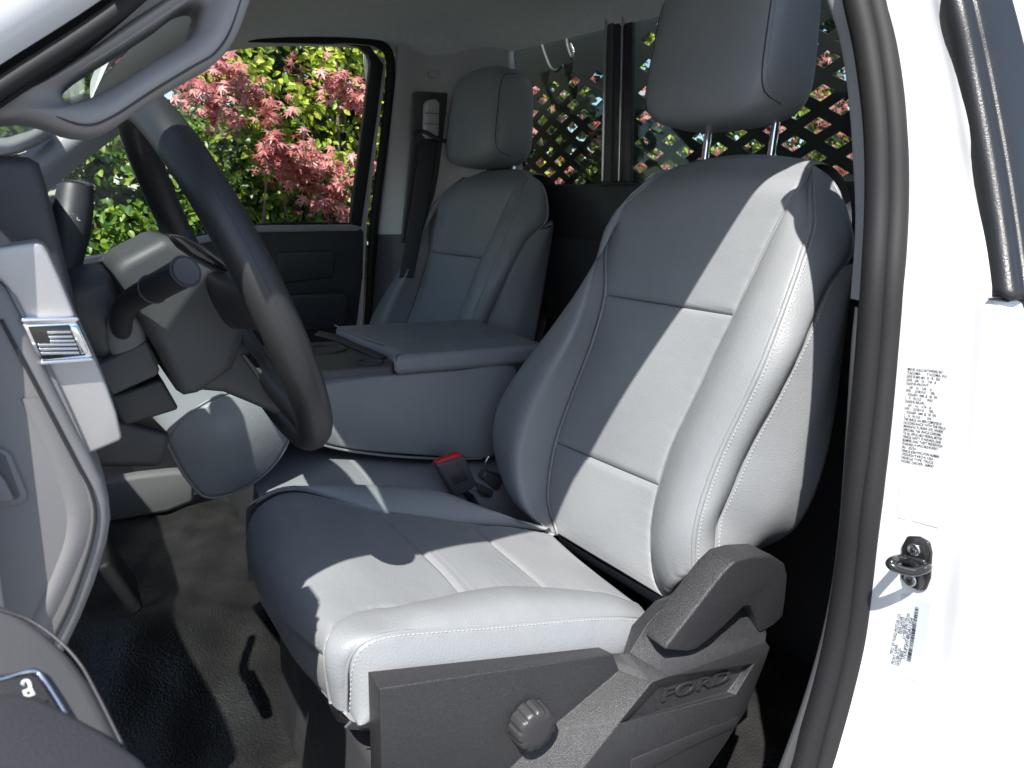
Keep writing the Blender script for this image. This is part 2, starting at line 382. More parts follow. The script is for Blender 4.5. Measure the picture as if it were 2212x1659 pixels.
# seals
SEAL2 = np.vstack([RAIL, (GR*.5+WE*.5)[2::5]]); SEAL1 = np.vstack([RAIL+np.vstack([np.tile([0, .014, .004], (4, 1)), np.tile([0, .02, -.010], (len(RAIL)-4, 1))]), (S1*.5+GR*.5)[2::5]])
LOW = np.array([(.30, -.43, .10), (.1, -.43, .07), (-.3, -.43, .07)])
pr = [(math.cos(a)*(1 if math.sin(a) > 0 else .9), math.sin(a)) for a in np.linspace(0, 2*math.pi, 14, endpoint=False)]
def seal(name, path, r, m, lab=None):
    rl = np.full(len(path), r); rl[:6] = np.array([.48, .48, .5, .6, .75, .9])*r
    return sweep(name, path, rl, m, cab, n=14, k=6, label=lab)
seal('outer_door_seal', np.vstack([SEAL2[::1], LOW]), 0.0108, RUBBERG, 'thick outer rubber seal round the door opening')
seal('inner_door_seal', np.vstack([SEAL1[::1], LOW+[0, .03, .01]]), .0135, RUBBER, 'inner black rubber seal lip')
# driver side pillar trims
def ppx(P, ys): return np.array([UY(p, y) for p, y in zip(P, ys)])
tl = [(1770, -60), (1786, 0), (1813, 83), (1832, 206), (1844, 371), (1848, 495), (1838, 644)]
tr = [(1815, -60), (1830, 0), (1850, 83), (1873, 206), (1881, 371), (1879, 495), (1867, 650)]
yt = [-.312, -.324, -.342, -.363, -.385, -.40, -.41]
TL = ppx(tl, [y+.026 for y in yt]); TR = ppx(tr, yt)
loft('pillar_trim', [TL+[.10, -.03, 0], TL+[.03, -.008, 0], TL, TL*.5+TR*.5+[-.003, 0, 0], TR, TR+[.02, -.015, 0]], PILLARG, cab, nv=30, k=4, ref=(-1, 0, 0), label='blue grey upper pillar trim beside driver seat')
jl = S1[s12[:, 1] > 640]; 
loft('lower_pillar_trim', [jl+[.02, -.012, 0], jl+[-.003, .006, 0], jl+[.025, .014, 0], jl+[.08, .01, -.01], jl+[.22, .01, -.03], jl+[.45, .01, -.04]], PLASTIC, cab, nv=30, k=4, ref=(-1, .3, 0), label='dark lower pillar trim beside driver seat')
prism('quarter_trim', [(.575, -.402, .03), (1.0, -.402, .03), (1.0, -.395, .85), (.58, -.395, .85)], (0, -.03, 0), PLASTIC, cab, bevel=.004)
prism('upper_quarter_trim', [(.575, -.392, .80), (1.0, -.392, .80), (1.0, -.31, 1.25), (.60, -.33, 1.20)], (0, -.02, 0), PILLARG, cab, bevel=.004)
# sill
prism('sill_plate', [(-.6, -.43, .075), (-.6, -.30, .085), (.52, -.30, .085), (.6, -.36, .16), (.56, -.43, .20), (.48, -.43, .11)], (0, 0, -.12), PLASTICG, cab, bevel=.01)
loft('rocker_panel', [[(x, y, z) for x in np.linspace(-.8, .8, 6)] for y, z in ((-.42, .06), (-.47, .065), (-.52, .03), (-.54, -.1), (-.5, -.3))], WHITE, cab, nv=10, ref=(0, -1, .5))
# headliner / roof
ST = [(-.30, [(-.14, .992), (0, 1.125), (.15, 1.245), (.32, 1.305), (.45, 1.315), (.7, 1.29), (.95, 1.25), (1.0, 1.22)]),
      (-.2, [(-.118, 1.012), (0, 1.125), (.15, 1.245), (.32, 1.31), (.5, 1.33), (.75, 1.32), (.95, 1.285), (.99, 1.25)]),
      (0., [(-.085, 1.035), (0, 1.12), (.15, 1.24), (.35, 1.325), (.6, 1.36), (.85, 1.36), (.95, 1.335), (.987, 1.285)]),
      (.5, [(-.10, 1.035), (0, 1.12), (.15, 1.235), (.35, 1.335), (.6, 1.38), (.85, 1.38), (.95, 1.35), (.987, 1.305)]),
      (.95, [(-.085, 1.055), (0, 1.13), (.15, 1.24), (.35, 1.34), (.6, 1.385), (.85, 1.385), (.95, 1.36), (.987, 1.322)]),
      (1.18, [(-.085, 1.075), (0, 1.14), (.12, 1.225), (.3, 1.315), (.5, 1.355), (.7, 1.37), (.85, 1.37), (.97, 1.325)]),
      (1.245, [(-.085, 1.075), (0, 1.135), (.12, 1.215), (.26, 1.28), (.45, 1.318), (.63, 1.336), (.75, 1.34), (.95, 1.31)]),
      (1.285, [(-.085, 1.06), (0, 1.11), (.12, 1.185), (.26, 1.262), (.45, 1.301), (.63, 1.318), (.75, 1.318), (.95, 1.29)])]
hc = [[(x, y, z) for x, z in P] for y, P in ST]
loft('headliner', hc, HEADL, cab, nv=40, k=6, ref=(0, 0, -1), label='grey cloth headliner under the roof')
loft('roof_panel', [[(x, y*1.02-.01, z+.035) for x, y, z in c] for c in hc], WHITE, cab, nv=24, k=4, ref=(0, 0, 1))
# front header and pillars (driver A pillar: white skin, dark gap, trim)
AP = RAIL[:5]
loft('windshield_pillar', [AP+[.0, .0, .012], AP+[-.01, -.012, .018], AP+[-.03, -.012, .045], AP+[-.05, .01, .06], AP+[-.045, .05, .055], AP+[-.05, .075, .065]], WHITE, cab, nv=20, k=4, ref=(0, -1, .5), label='white windshield pillar at the door opening')
RR = RAIL[4:]
loft('roof_side_rail', [RR+[0, .004, .008], RR+[0, -.010, .010], RR+[0, -.014, .028], RR+[0, -.004, .055], RR+[0, .04, .075]], WHITE, cab, nv=30, k=4, ref=(0, -1, .3))
prism('hinge_pillar', [(-.225, -.30, .04), (-.225, -.30, .80), (-.21, -.292, .90), (-.30, -.292, .86), (-1.0, -.30, .45), (-1.0, -.30, .04)], (0, -.05, 0), WHITE, cab, bevel=.006)
loft('pillar_inner_gap', [AP+[.0, .0, .012], AP+[.002, .022, .0], AP+[.004, .03, -.004]], RUBBER, cab, nv=20, k=3, ref=(0, -1, 0))
for nm, y in (('windshield_pillar', 1.33),):
    loft('far_windshield_pillar', [[(-.62, y, .74), (-.35, y-.01, .87), (-.11, y-.04, 1.06), (.05, y-.06, 1.16)], [(-.60, y-.05, .70), (-.33, y-.06, .83), (-.085, y-.075, 1.03), (.08, y-.085, 1.14)], [(-.57, y-.03, .66), (-.30, y-.04, .79), (-.05, y-.05, 1.0), (.1, y-.06, 1.12)]], PILLARG, cab, nv=20, ref=(0, -1, 0))
loft('windshield', [[(-.68, y, .74+.03*math.cos((y-.5)*2)), (-.4, y, .88), (-.095, y, 1.045)] for y in (-.28, .1, .5, .9, 1.26)], GLASSW, cab, nv=6, k=3, label='windshield glass ahead of the wheel')
# floor and footwell
def floorz(X, Y):
    hump = .11*np.exp(-((Y-.5)/.17)**2)*np.clip((.25-X)/.4, 0, 1)
    toe = np.clip((-.25-X), 0, 1)*1.1
    return .045+hump+toe+.006*np.sin(X*31+Y*9)*np.sin(Y*17)+.004*np.sin(X*55-Y*23)
fl = sheet('floor_mat', -.75, 1.0, -.40, 1.36, .05, MATF, 90, 90, floorz, parent=cab, label='black pebbled rubber floor covering')
# rear wall + window
prism('rear_wall_trim', [(.985, -.42, .03), (.985, 1.32, .03), (.985, 1.32, .962), (.985, -.42, .944)], (.05, 0, 0), PLASTIC, cab, bevel=.01, label='black trim panel below rear window')
prism('rear_wall_ledge', [(.955, -.40, .60), (.955, 1.3, .60), (.962, 1.3, .82), (.962, -.4, .82)], (.022, 0, 0), PLASTIC, cab, bevel=.012)
rw = prism('rear_window_pane', [(.998, -.36, .93), (.998, 1.12, .95), (.998, 1.12, 1.36), (.998, -.36, 1.36)], (.004, 0, 0), GLASSD, cab, bevel=0, smooth=False, label='tinted rear window glass')
def bar(px0, px1, wpx, m, x=.975, d=.016, name='window_divider'):
    a, b = UX(px0, x), UX(px1, x); a2, b2 = UX((px0[0]+wpx, px0[1]), x), UX((px1[0]+wpx, px1[1]), x)
    return prism(name, [a, a2, b2, b], (d, 0, 0), m, cab, bevel=.0015)
bar((1306, 30), (1297, 392), 5, STEEL, name='divider_edge'); bar((1311, 30), (1303, 392), 15, PLASTICG, x=.982)
bar((1326, 30), (1325, 392), 12, BLACKS, x=.984, d=.012); bar((1342, 30), (1334, 392), 3, STEEL, x=.976, name='divider_edge'); bar((1349, 30), (1343, 392), 18, BLACKS, x=.986, d=.01)
# passenger side wall
TP = (np.array([0, 1.37, .82]), np.array([0, 1., .2]))
def T(p, o=0): return UP(p, TP[0]-np.array([0, o, 0]), TP[1])
def Ts(P, o=0): return np.array([T(p, o) for p in P])
def cl(y, P): return UYs(P, y)
c1 = Ts([(862, 96), (858, 140), (842, 300), (818, 506)], .02); c2_ = UYs([(930, 84), (925, 130), (905, 300), (868, 506)], 1.26)
c3 = UYs([(1010, 92), (1005, 130), (985, 300), (970, 506)], 1.20); c4 = UXs([(1096, 108), (1098, 135), (1112, 300), (1125, 500)], .975)
loft('far_pillar_trim', [c1+[0, .03, 0], c1, c2_, c3, c4, c4+[.02, 0, 0]], TRIML, cab, nv=24, k=6, ref=(-.3, -1, 0), label='light grey pillar trim beside passenger headrest')
d1 = Ts([(819, 490), (812, 560), (798, 720)], .017); d2 = UYs([(869, 490), (860, 560), (840, 720)], 1.264); d3 = UYs([(960, 490), (950, 560), (940, 720)], 1.2)
loft('far_lower_pillar_trim', [d1+[0, .03, 0], d1, d2, d3, d3+[.2, 0, 0]], PLASTICG, cab, nv=12, k=6, ref=(-.3, -1, 0))
sweep('far_door_seal', Ts([(480, 78), (640, 82), (770, 84), (815, 92), (838, 112), (844, 150), (830, 300), (807, 490), (796, 690), (790, 800)], .012), .0135, RUBBER, cab, n=12, k=8)
prism('far_body_edge', Ts([(790, 100), (832, 128), (833, 160), (815, 300), (793, 480), (791, 520), (782, 700), (776, 800), (745, 800), (755, 600), (770, 500), (800, 200)], -.03), (0, .03, 0), WHITE, cab, bevel=.002)
prism('trim_hatch', UYs([(929, 150), (975, 153), (974, 170), (928, 167)], 1.243), (0, .01, 0), TRIML, cab, bevel=.0008)
# coat hook on headliner
hk = np.array(UZ((1190, 36), 1.374)); 
rbox('coat_hook', hk+[0, 0, .003], [(.8, -.6, 0), (.6, .8, 0), (0, 0, 1)], (.030, .016, .010), PILLARG, cab, bevel=.005)
rbox('coat_hook_slot', hk+[.004, -.008, -.008], [(.8, -.6, 0), (.6, .8, 0), (0, 0, 1)], (.017, .011, .006), PLASTIC, cab, bevel=.003)
# striker on the jamb
plate = prism('striker_plate', JUs([(1958, 1158), (1985, 1160), (2006, 1172), (2011, 1195), (2008, 1250), (1998, 1276), (1985, 1278), (1955, 1264), (1944, 1248), (1946, 1180)], -.003), (.006, 0, 0), BLACKP, cab, bevel=.002, label='black door striker plate on white jamb')
for q_ in ((1976, 1187), (1968, 1252)):
    q = JU(q_, -.0032); a = np.linspace(0, 2*np.pi, 18, endpoint=False)
    s_ = prism('screw', [q+[0, .0062*math.cos(t), .0062*math.sin(t)] for t in a], (-.003, 0, 0), STEEL, plate, bevel=.001)
    prism('screw_socket', [q+[-.0031, (.0030 if i % 2 else .0017)*math.cos(t), (.0030 if i % 2 else .0017)*math.sin(t)] for i, t in enumerate(np.linspace(0, 2*np.pi, 12, endpoint=False))], (-.0004, 0, 0), INK, plate, bevel=0)
lp = [JU((1958, 1209), .0), JU((1950, 1206), -.012), JU((1928, 1212), -.032), JU((1923, 1219), -.035), JU((1935, 1227), -.034), JU((1972, 1236), -.024), JU((2000, 1228), -.012), JU((2004, 1222), .0)]
sweep('striker_loop', lp, .0042, BLACKP, plate, n=10, k=6)
prism('striker_collar', JUs([(1945, 1202), (1955, 1196), (2000, 1208), (2006, 1218), (2004, 1236), (1996, 1238)], -.0035), (-.004, 0, 0), BLACKP, plate, bevel=.0015)
# stickers with writing
s0, s1, s2, s3 = [np.array(JU(p, -.001)) for p in ((1960, 792), (2042, 800), (2026, 1141), (1937, 1118))]
def sticker(name, c0, c1_, c2q, c3_, m, **kw):
    nu_, nv_ = 7, 15; V_ = [(c0*(1-u)+c1_*u)*(1-v)+(c3_*(1-u)+c2q*u)*v for u in np.linspace(0, 1, nu_) for v in np.linspace(0, 1, nv_)]
    return mk(name, snapx(V_, .0006), gridfaces(nu_, nv_), m, cab, **kw)
stk = sticker('certification_sticker', s0, s1, s2, s3, STICK, label='white certification sticker printed with small black text')
LN = ["MFD BY: SCELZI ENTERPRISES, INC", "TACOMA      TACOMA, WA", "DATE OF MFR: MO.  05   YR.   2024", "GVWR:     8,845     KG (   19,500    LB", "GAWR-FRONT:", "      2,540       KG (     5,600       LB", "WITH        225/70R19.5G         TIRES,", "   19.5X6.0RW   RIMS, @   655   KPA", "(      95      PSI) COLD           SINGLE", "GAWR-REAR:", "      6,671       KG (    14,706     LB", "WITH        225/70R19.5G         TIRES,", "   19.5X6.0RW   RIMS, @   760   KPA", "(      110     PSI) COLD             DUAL", "THIS VEHICLE HAS BEEN COMPLETED IN", "ACCORDANCE WITH THE PRIOR", "MANUFACTURERS' IVD, WHERE", "APPLICABLE. THIS VEHICLE CONFORMS", "TO ALL APPLICABLE FEDERAL MOTOR", "VEHICLE SAFETY STANDARDS, [AND", "BUMPER AND THEFT PREVENTION", "STANDARDS, IF APPLICABLE] IN EFFECT", "IN:   03/24", "VEHICLE IDENTIFICATION NUMBER:", "1FDUF5HT4RDA11354", "VEHICLE TYPE: TRUCK", "WORK ORDER: 268947"]
xd = s1-s0; yd = -(s3-s0); wid = np.linalg.norm(xd)
hgt = np.linalg.norm(JU((1944, 1000))-JU((1960, 795))); stp = hgt/len(LN)
ydn = yd/np.linalg.norm(yd)
for i, l in enumerate(LN):
    text('lettering', l, stp*1.02, s0+xd*.02-ydn*(stp*(i+.95))+[-.0003, 0, 0], xd, yd, INK, stk, bold=.00004, sx=min(.8, wid*.95/(len(l)*stp*.52) if len(l) > 20 else .8))
t0, t1, t2, t3 = [np.array(JU(p, -.001)) for p in ((1949, 1283), (2009, 1305), (1984, 1476), (1914, 1450))]
stk2 = sticker('tire_sticker', t0, t1, t2, t3, mat('pale_blue_sticker', (.46, .50, .53), .4), label='pale sticker with a barcode below the striker')
bx = lambda u, v: t0*(1-u)*(1-v)+t1*u*(1-v)+t2*u*v+t3*(1-u)*v
rr = random.Random(3); v = .10; Vb, Fb = [], []
while v < .80:
    h = rr.choice((.004, .004, .008, .012)); o = len(Vb)
    Vb += [bx(.50, v)+[-.0004, 0, 0], bx(.63, v)+[-.0004, 0, 0], bx(.63, v+h)+[-.0004, 0, 0], bx(.50, v+h)+[-.0004, 0, 0]]; Fb.append((o, o+1, o+2, o+3)); v += h+rr.choice((.004, .006, .01))
mk('barcode', Vb, Fb, INK, stk2, smooth=False)
vd = -(t3-t0)
text('lettering', '1FDUF5HT4RDA11354', .0052, bx(.46, .80)+[-.0004, 0, 0], vd, t0-t1, INK, stk2, sx=.9)
text('lettering', 'MFD. BY FORD MOTOR CO.', .0040, bx(.06, .78)+[-.0004, 0, 0], vd, t0-t1, INK, stk2, sx=.9)
for u, l, v in ((.16, 'FRONT GAWR:', .9), (.16, 'REAR GAWR:', .5), (.26, '225/70R19.5G', .9), (.26, '225/70R19.5G', .5), (.34, '19.5X6.0RW', .9), (.34, 'AT 760 KPA/ 110 PSI', .55)):
    text('lettering', l, .0038, bx(u, v)+[-.0004, 0, 0], vd, t0-t1, INK, stk2, sx=.85)

for o_ in list(stk.children)+list(stk2.children): resnap(o_, .0011)

# ================================================================== DRIVER SEAT
seat = thing('driver_seat', (.3, 0, .05), 'grey leather driver seat nearest the camera, half in sunlight', 'car seat', 'front bucket seats')
th = R(14.5); BN = np.array([-math.cos(th), 0, math.sin(th)]); BP = np.array([.617, 0, .746])
def B(P, offs):
    offs = np.interp(np.linspace(0, 1, len(P)), np.linspace(0, 1, len(offs)), offs) if np.ndim(offs) else [offs]*len(P)
    return np.array([UP(p, BP+BN*o, BN) for p, o in zip(P, offs)])
cB = B([(1425, 375), (1375, 430), (1310, 520), (1255, 610), (1180, 715), (1105, 815), (1068, 880), (1057, 940), (1068, 1010), (1098, 1080), (1150, 1130)], [-.05, -.02, .01, .035, .05, .055, .055, .055, .05, .045, .03])
cC = B([(1438, 368), (1395, 400), (1345, 445), (1318, 490), (1307, 546), (1305, 636), (1280, 732), (1227, 872), (1200, 949), (1185, 1026), (1183, 1084), (1203, 1155)], [-.05, -.015, 0, 0, 0, 0, 0, 0, 0, 0, 0, 0])
cD = B([(1749, 358), (1722, 406), (1683, 474), (1629, 586), (1584, 681), (1540, 770), (1493, 872), (1453, 956), (1427, 1032), (1411, 1103), (1405, 1160), (1415, 1255), (1440, 1297)], [-.05, -.005, 0, 0, 0, 0, 0, 0, 0, 0, 0, 0, 0])
cE = B([(1750, 358), (1752, 420), (1753, 491), (1737, 545), (1712, 619), (1683, 698), (1642, 802), (1605, 880), (1563, 967), (1530, 1050), (1507, 1128), (1500, 1179), (1500, 1236)], [-.05, -.02, .0, .018, .03, .04, .05, .05, .05, .05, .05, .045, .035])
cF = B([(1752, 357), (1800, 395), (1832, 470), (1842, 545), (1790, 616), (1737, 740), (1683, 847), (1642, 921), (1613, 979), (1588, 1037), (1568, 1082), (1551, 1119), (1545, 1212)], [-.055, -.08, -.085, -.07, -.03, -.0, .008, .01, .01, .01, .01, .01, .01])
cG = B([(1842, 548), (1834, 640), (1820, 760), (1806, 880), (1788, 980), (1758, 1075), (1712, 1148), (1629, 1190)], [-.12, -.115, -.11, -.105, -.105, -.105, -.11, -.12])
def sub(P, a, b, n=14):
    Q = spline(P); L = arc(Q)[-1]; return resample(Q, pos=np.linspace(a*L, b*L, n))
def frac_at(P, py):   # arc fraction of the curve where it crosses a given picture row
    Q = spline(P); s = arc(Q); d = Q-CAM; pyv = PH/2-FPX*(d@_u)/(d@_f)
    return s[np.argmin(np.abs(pyv-py))]/s[-1]
ref = (-1, -.2, .3)
# insert: three panels separated by the two cross seams
fC = [0, frac_at(cC, 637), frac_at(cC, 955), 1]; fD = [0, frac_at(cD, 682), frac_at(cD, 1050), 1]
back = None
for i, nm in enumerate(('backrest', 'back_insert', 'lumbar_insert')):
    l = sub(cC, fC[i], fC[i+1]); r_ = sub(cD, fD[i], fD[i+1])
    bulge = np.sin(np.linspace(0, 1, 14)*np.pi)[:, None]
    sagd = [.004, .007, .006][i]
    m1 = l*.72+r_*.28+BN*sagd*.8*bulge; m2 = l*.5+r_*.5+BN*sagd*bulge; m3 = l*.28+r_*.72+BN*sagd*.8*bulge
    if i == 0:   # crown: upper edge sits higher between the shoulders
        up = np.array([0, 0, .012]); wgt = (1-np.linspace(0, 1, 14)**.5)[:, None]
        m1 = m1+up*wgt; m2 = m2+up*1.3*wgt; m3 = m3+up*wgt
    o, G, N = panel(nm, [l, m1, m2, m3, r_], LEATHER, seat if i == 0 else back, ref, nu=30, nv=34, tuck='lrt' if i == 0 else 'lrbt', td=.006, tw=.011)
    if i == 0: back = o; topfront = G[:, 0].copy()
back['label'] = 'grey leather backrest crossed by sun shadow'
n = 26
mBC = np.array([UP(p, BP+BN*o, BN) for p, o in zip(c2([(1432, 371), (1352, 455), (1280, 590), (1235, 720), (1160, 850), (1120, 945), (1115, 1020), (1140, 1100), (1180, 1140)], n), np.interp(np.linspace(0, 1, n), [0, .2, .5, .8, 1], [-.05, .015, .062, .068, .035]))])
rB = crv(cB, n)
panel('inner_bolster', [rB+[.13, .03, 0], rB+[.06, .03, 0], rB+[.012, .008, 0], mBC*.35+rB*.65, mBC, crv(cC, n)*.55+mBC*.45+BN*.012, cC], LEATHER, back, (-1, .3, .3), nu=26, nv=44, tuck='rt', td=.003, tw=.008)
rD, rE = crv(cD, n), crv(cE, n)
bul = np.interp(np.linspace(0, 1, n), [0, .15, .4, .9, 1], [.001, .008, .020, .024, .012])[:, None]
ob, Gb, Nb = panel('outer_bolster', [cD, rD*.72+rE*.28+BN*bul*.8, rD*.45+rE*.55+BN*bul, rD*.2+rE*.8+BN*bul*.65, cE], LEATHER, back, (-1, -.4, .3), nu=24, nv=50, tuck='lrt', td=.005, tw=.010)
rF = crv(cF, n); OUT = np.array([0, -1., 0])
bs = np.interp(np.linspace(0, 1, n), [0, .2, .5, 1], [.004, .010, .010, .006])[:, None]
of, Gf, Nf = panel('side_strip', [cE, rE*.66+rF*.34+OUT*bs, rE*.33+rF*.67+OUT*bs, cF], LEATHER, back, (-.5, -1, .2), nu=14, nv=50, tuck='lrt', td=.0035, tw=.007)
fF = frac_at(cF, 545); sF = sub(cF, .30, 1, n); rG = crv(cG, n)
os_, Gs, Ns = panel('side_panel', [sF, sF*.75+rG*.25+OUT*.010, sF*.5+rG*.5+OUT*.016, sF*.22+rG*.78+OUT*.010, rG, rG+[.02, .03, 0]], LEATHER, back, (-.3, -1, 0), nu=20, nv=40, tuck='lt', td=.004, tw=.008)
# top and rear shell of the backrest
tf = topfront[::3]
cFt = sub(cF, 0, .30, len(tf))
loft('top_panel', [tf, tf+[.02, 0, .006], tf+[.06, 0, .002], tf+[.10, 0, -.03], tf+[.12, 0, -.10], tf+[.09, 0, -.3], tf+[.03, 0, -.55]], LEATHER, back, nv=30, k=5, ref=(.5, 0, 1))
q0 = np.array([rB[i]+[.13, .03, 0] for i in range(0, n, 3)]); q1 = np.array([crv(np.vstack([cFt[::4], rG]), n)[i]+[.02, .02, 0] for i in range(0, n, 3)])
loft('seat_back_shell', [q0, q0*.7+q1*.3+[.03, 0, 0], q0*.3+q1*.7+[.03, 0, 0], q1], PLASTIC, back, nv=24, k=5, ref=(1, 0, 0))
# stitching along the two stitched seams
def row(G, N, d, side):
    dist = np.cumsum(np.linalg.norm(np.diff(G, axis=0), axis=-1), axis=0).mean(1)
    i = int(np.searchsorted(dist, d))+1 if side == 'l' else G.shape[0]-2-int(np.searchsorted(np.cumsum(np.linalg.norm(np.diff(G[::-1], axis=0), axis=-1), axis=0).mean(1), d))
    return G[i, 3:-3], N[i, 3:-3]
stitches('stitching', *row(Gf, Nf, .006, 'l'), THREAD, of)
stitches('stitching', *row(Gs, Ns, .006, 'l'), THREAD, os_)
for nm_, cv_, iv in (('seam', cC, -BN*.0035), ('seam', cD, -BN*.0045), ('seam', cE, -BN*.002+np.array([0, .003, 0])), ('seam', cF, np.array([.002, .004, 0]))):
    sweep(nm_, cv_+iv, .004, LEATHER, back, n=8, k=6)
# airbag tag on the side seam
tg = UP((1822, 553), BP-BN*.09, BN)
tag_ = rbox('airbag_tag', tg+[-.004, -.012, 0], [(.75, -.35, .45), (.35, .93, .1), (-.45, .1, .9)], (.016, .0012, .007), PLASTIC, seat, bevel=.0006)
text('lettering', 'AIRBAG', .0085, tg+[-.0165, -.0082, -.0105], (.75, -.35, .45), (-.45, .1, .9), INKW, tag_)
# hem fold under the bolster
fold = np.array([UP(p, BP+BN*o, BN) for p, o in (((1440, 1296), .0), ((1443, 1262), .02), ((1448, 1238), .03), ((1466, 1228), .035), ((1500, 1236), .035))])
loft('hem_fold', [fold, fold+[.004, -.004, -.012], fold+[.03, .01, -.03], fold+[.07, .03, -.05]], LEATHER, back, nv=14, ref=(-1, -1, -.3))
loft('back_lower_edge', [[cC[-1], (cC[-1]+cD[-1])/2+BN*.006, cD[-1]], [cC[-1]+[.02, 0, -.03], (cC[-1]+cD[-1])/2+[.02, 0, -.03], cD[-1]+[.02, 0, -.03]], [cC[-1]+[.08, 0, -.05], (cC[-1]+cD[-1])/2+[.08, 0, -.05], cD[-1]+[.08, 0, -.05]]], LEATHER, back, nv=12, ref=(-1, 0, -.3))

# ---- headrest
HT = R(4); hx = np.array([math.cos(HT), 0, -math.sin(HT)]); hz = np.array([math.sin(HT), 0, math.cos(HT)]); hy = np.array([0, 1., 0])
HC = np.array([.727, .014, 1.132]); HH = (.062, .130, .118)
def hshape(q):
    x, y, z = q
    x2 = x*(1-.10*z)+.10*(y*y)*(1 if x < 0 else -.3)
    return np.array([x2*(1.0 if x < 0 else 1.05), y*(1+.03*x-.05*z), z*(1-.06*y*y)+.0*x])
hr = superbox('headrest', HC, [hx, hy, hz], HH, LEATHER, seat, e=(5.2, 4.6), nu=72, nv=48, shape=hshape, label='dark shaded grey leather headrest on two chrome posts')
# side seam of the headrest, following the pillow
def hsurf(y, zs):
    out = []; sg = lambda v, p: np.sign(v)*abs(v)**p
    for z in zs:
        sb = z; b = math.asin(np.clip(np.sign(sb)*abs(sb)**(4.6/2), -1, 1)); cb = abs(math.cos(b))**(2/4.6)
        sy = np.clip(y/cb, -1, 1); sn = np.sign(sy)*abs(sy)**(5.2/2); cs = -math.sqrt(max(0, 1-sn*sn))
        q = hshape(np.array([cb*sg(cs, 2/5.2), cb*sg(sn, 2/5.2), sb])); out.append(HC+q[0]*HH[0]*hx+q[1]*HH[1]*hy+q[2]*HH[2]*hz)
    return np.array(out)
for sgn in (-1, 1):
    sp = hsurf(.90*sgn, np.linspace(-.84, .84, 40))
    sweep('seam', sp, .0011, PLASTIC, hr, n=6, k=1)
    sp2 = hsurf(.935*sgn, np.linspace(-.86, .86, 40)); stitches('stitching', sp2+[-.0008, -.0004*-sgn, 0], np.tile([-.8, .6*sgn, 0.], (40, 1)), LEATHER2, hr, step=.005, ln=.003, r=.0005)
for p in ((1521, 352), (1662, 357)):
    b0 = UX(p, .752); post = sweep('post', [b0+[0, 0, -.02], b0+hz*.05, b0+hz*.12], .0062, CHROME, seat, n=16, k=3)
    sl = superbox('post_sleeve', b0+[.002, 0, -.002], [(1, 0, 0), (0, 1, 0), (0, 0, 1)], (.016, .027, .008), BLACKP, seat, e=(3.2, 2.6), nu=28, nv=12)
    rbox('sleeve_button', b0+[-.004, -.022, .003], [(1, 0, 0), (0, 1, 0), (0, 0, 1)], (.007, .006, .004), PLASTIC, sl, bevel=.002)

# ---- cushion: curves run from the lower front hem, over the nose and back to the rear
def mix(P, Y): return UYs(P, Y)
ps = [(750, 1540), (751, 1490), (752, 1450), (760, 1420), (780, 1394), (830, 1373), (935, 1361), (1050, 1352), (1180, 1340), (1300, 1331), (1370, 1332), (1405, 1338)]
kS = UYs(ps, [-.222, -.223, -.224, -.225, -.226, -.228, -.23, -.232, -.234, -.236, -.236, -.232])
k0 = UYs([(765, 1560), (800, 1560), (840, 1560), (900, 1550), (1000, 1530), (1100, 1510), (1200, 1490), (1300, 1455), (1370, 1410), (1412, 1342)], -.238)
kN = np.vstack([UYs([(716, 1512), (708, 1470), (703, 1427), (704, 1392)], [-.195, -.195, -.195, -.19]), UZs([(715, 1362), (746, 1331), (803, 1313), (860, 1313), (917, 1305), (1001, 1288), (1108, 1280), (1198, 1282), (1313, 1290), (1378, 1303)], [.455, .455, .447, .438, .427, .412, .394, .380, .362, .352])])
kF = np.vstack([UYs([(559, 1282), (540, 1236), (529, 1185), (535, 1130), (556, 1092), (596, 1068)], [.135, .16, .175, .19, .20, .205]), UZs([(643, 1063), (708, 1077), (796, 1099), (861, 1110), (1013, 1131), (1108, 1141), (1192, 1152)], [.449, .439, .425, .412, .382, .362, .347])])
# front lower seam row joins kF[0] to kN at (704,1427); band below it
nn = 30
rS, rN, rF_ = crv(kS, nn), crv(kN, nn), crv(kF, nn)
kNi = kN[2:]   # the insert starts at the front lower seam
l, r_ = crv(kNi, nn), crv(kF, nn)
t_ = np.linspace(0, 1, nn)[:, None]; sag = np.interp(t_[:, 0], [0, .15, .35, 1], [.0, .006, .004, -.004])[:, None]; UPV = np.array([0, 0, 1.])
nose = np.interp(t_[:, 0], [0, .12, .25, .4], [.006, .016, .006, 0])[:, None]*np.array([-1., 0, .2])
cross = [0]; 
mids = [l*(1-a)+r_*a+UPV*sag*math.sin(a*math.pi)+nose*math.sin(a*math.pi) for a in (.2, .4, .6, .8)]
allc = [l]+mids+[r_]
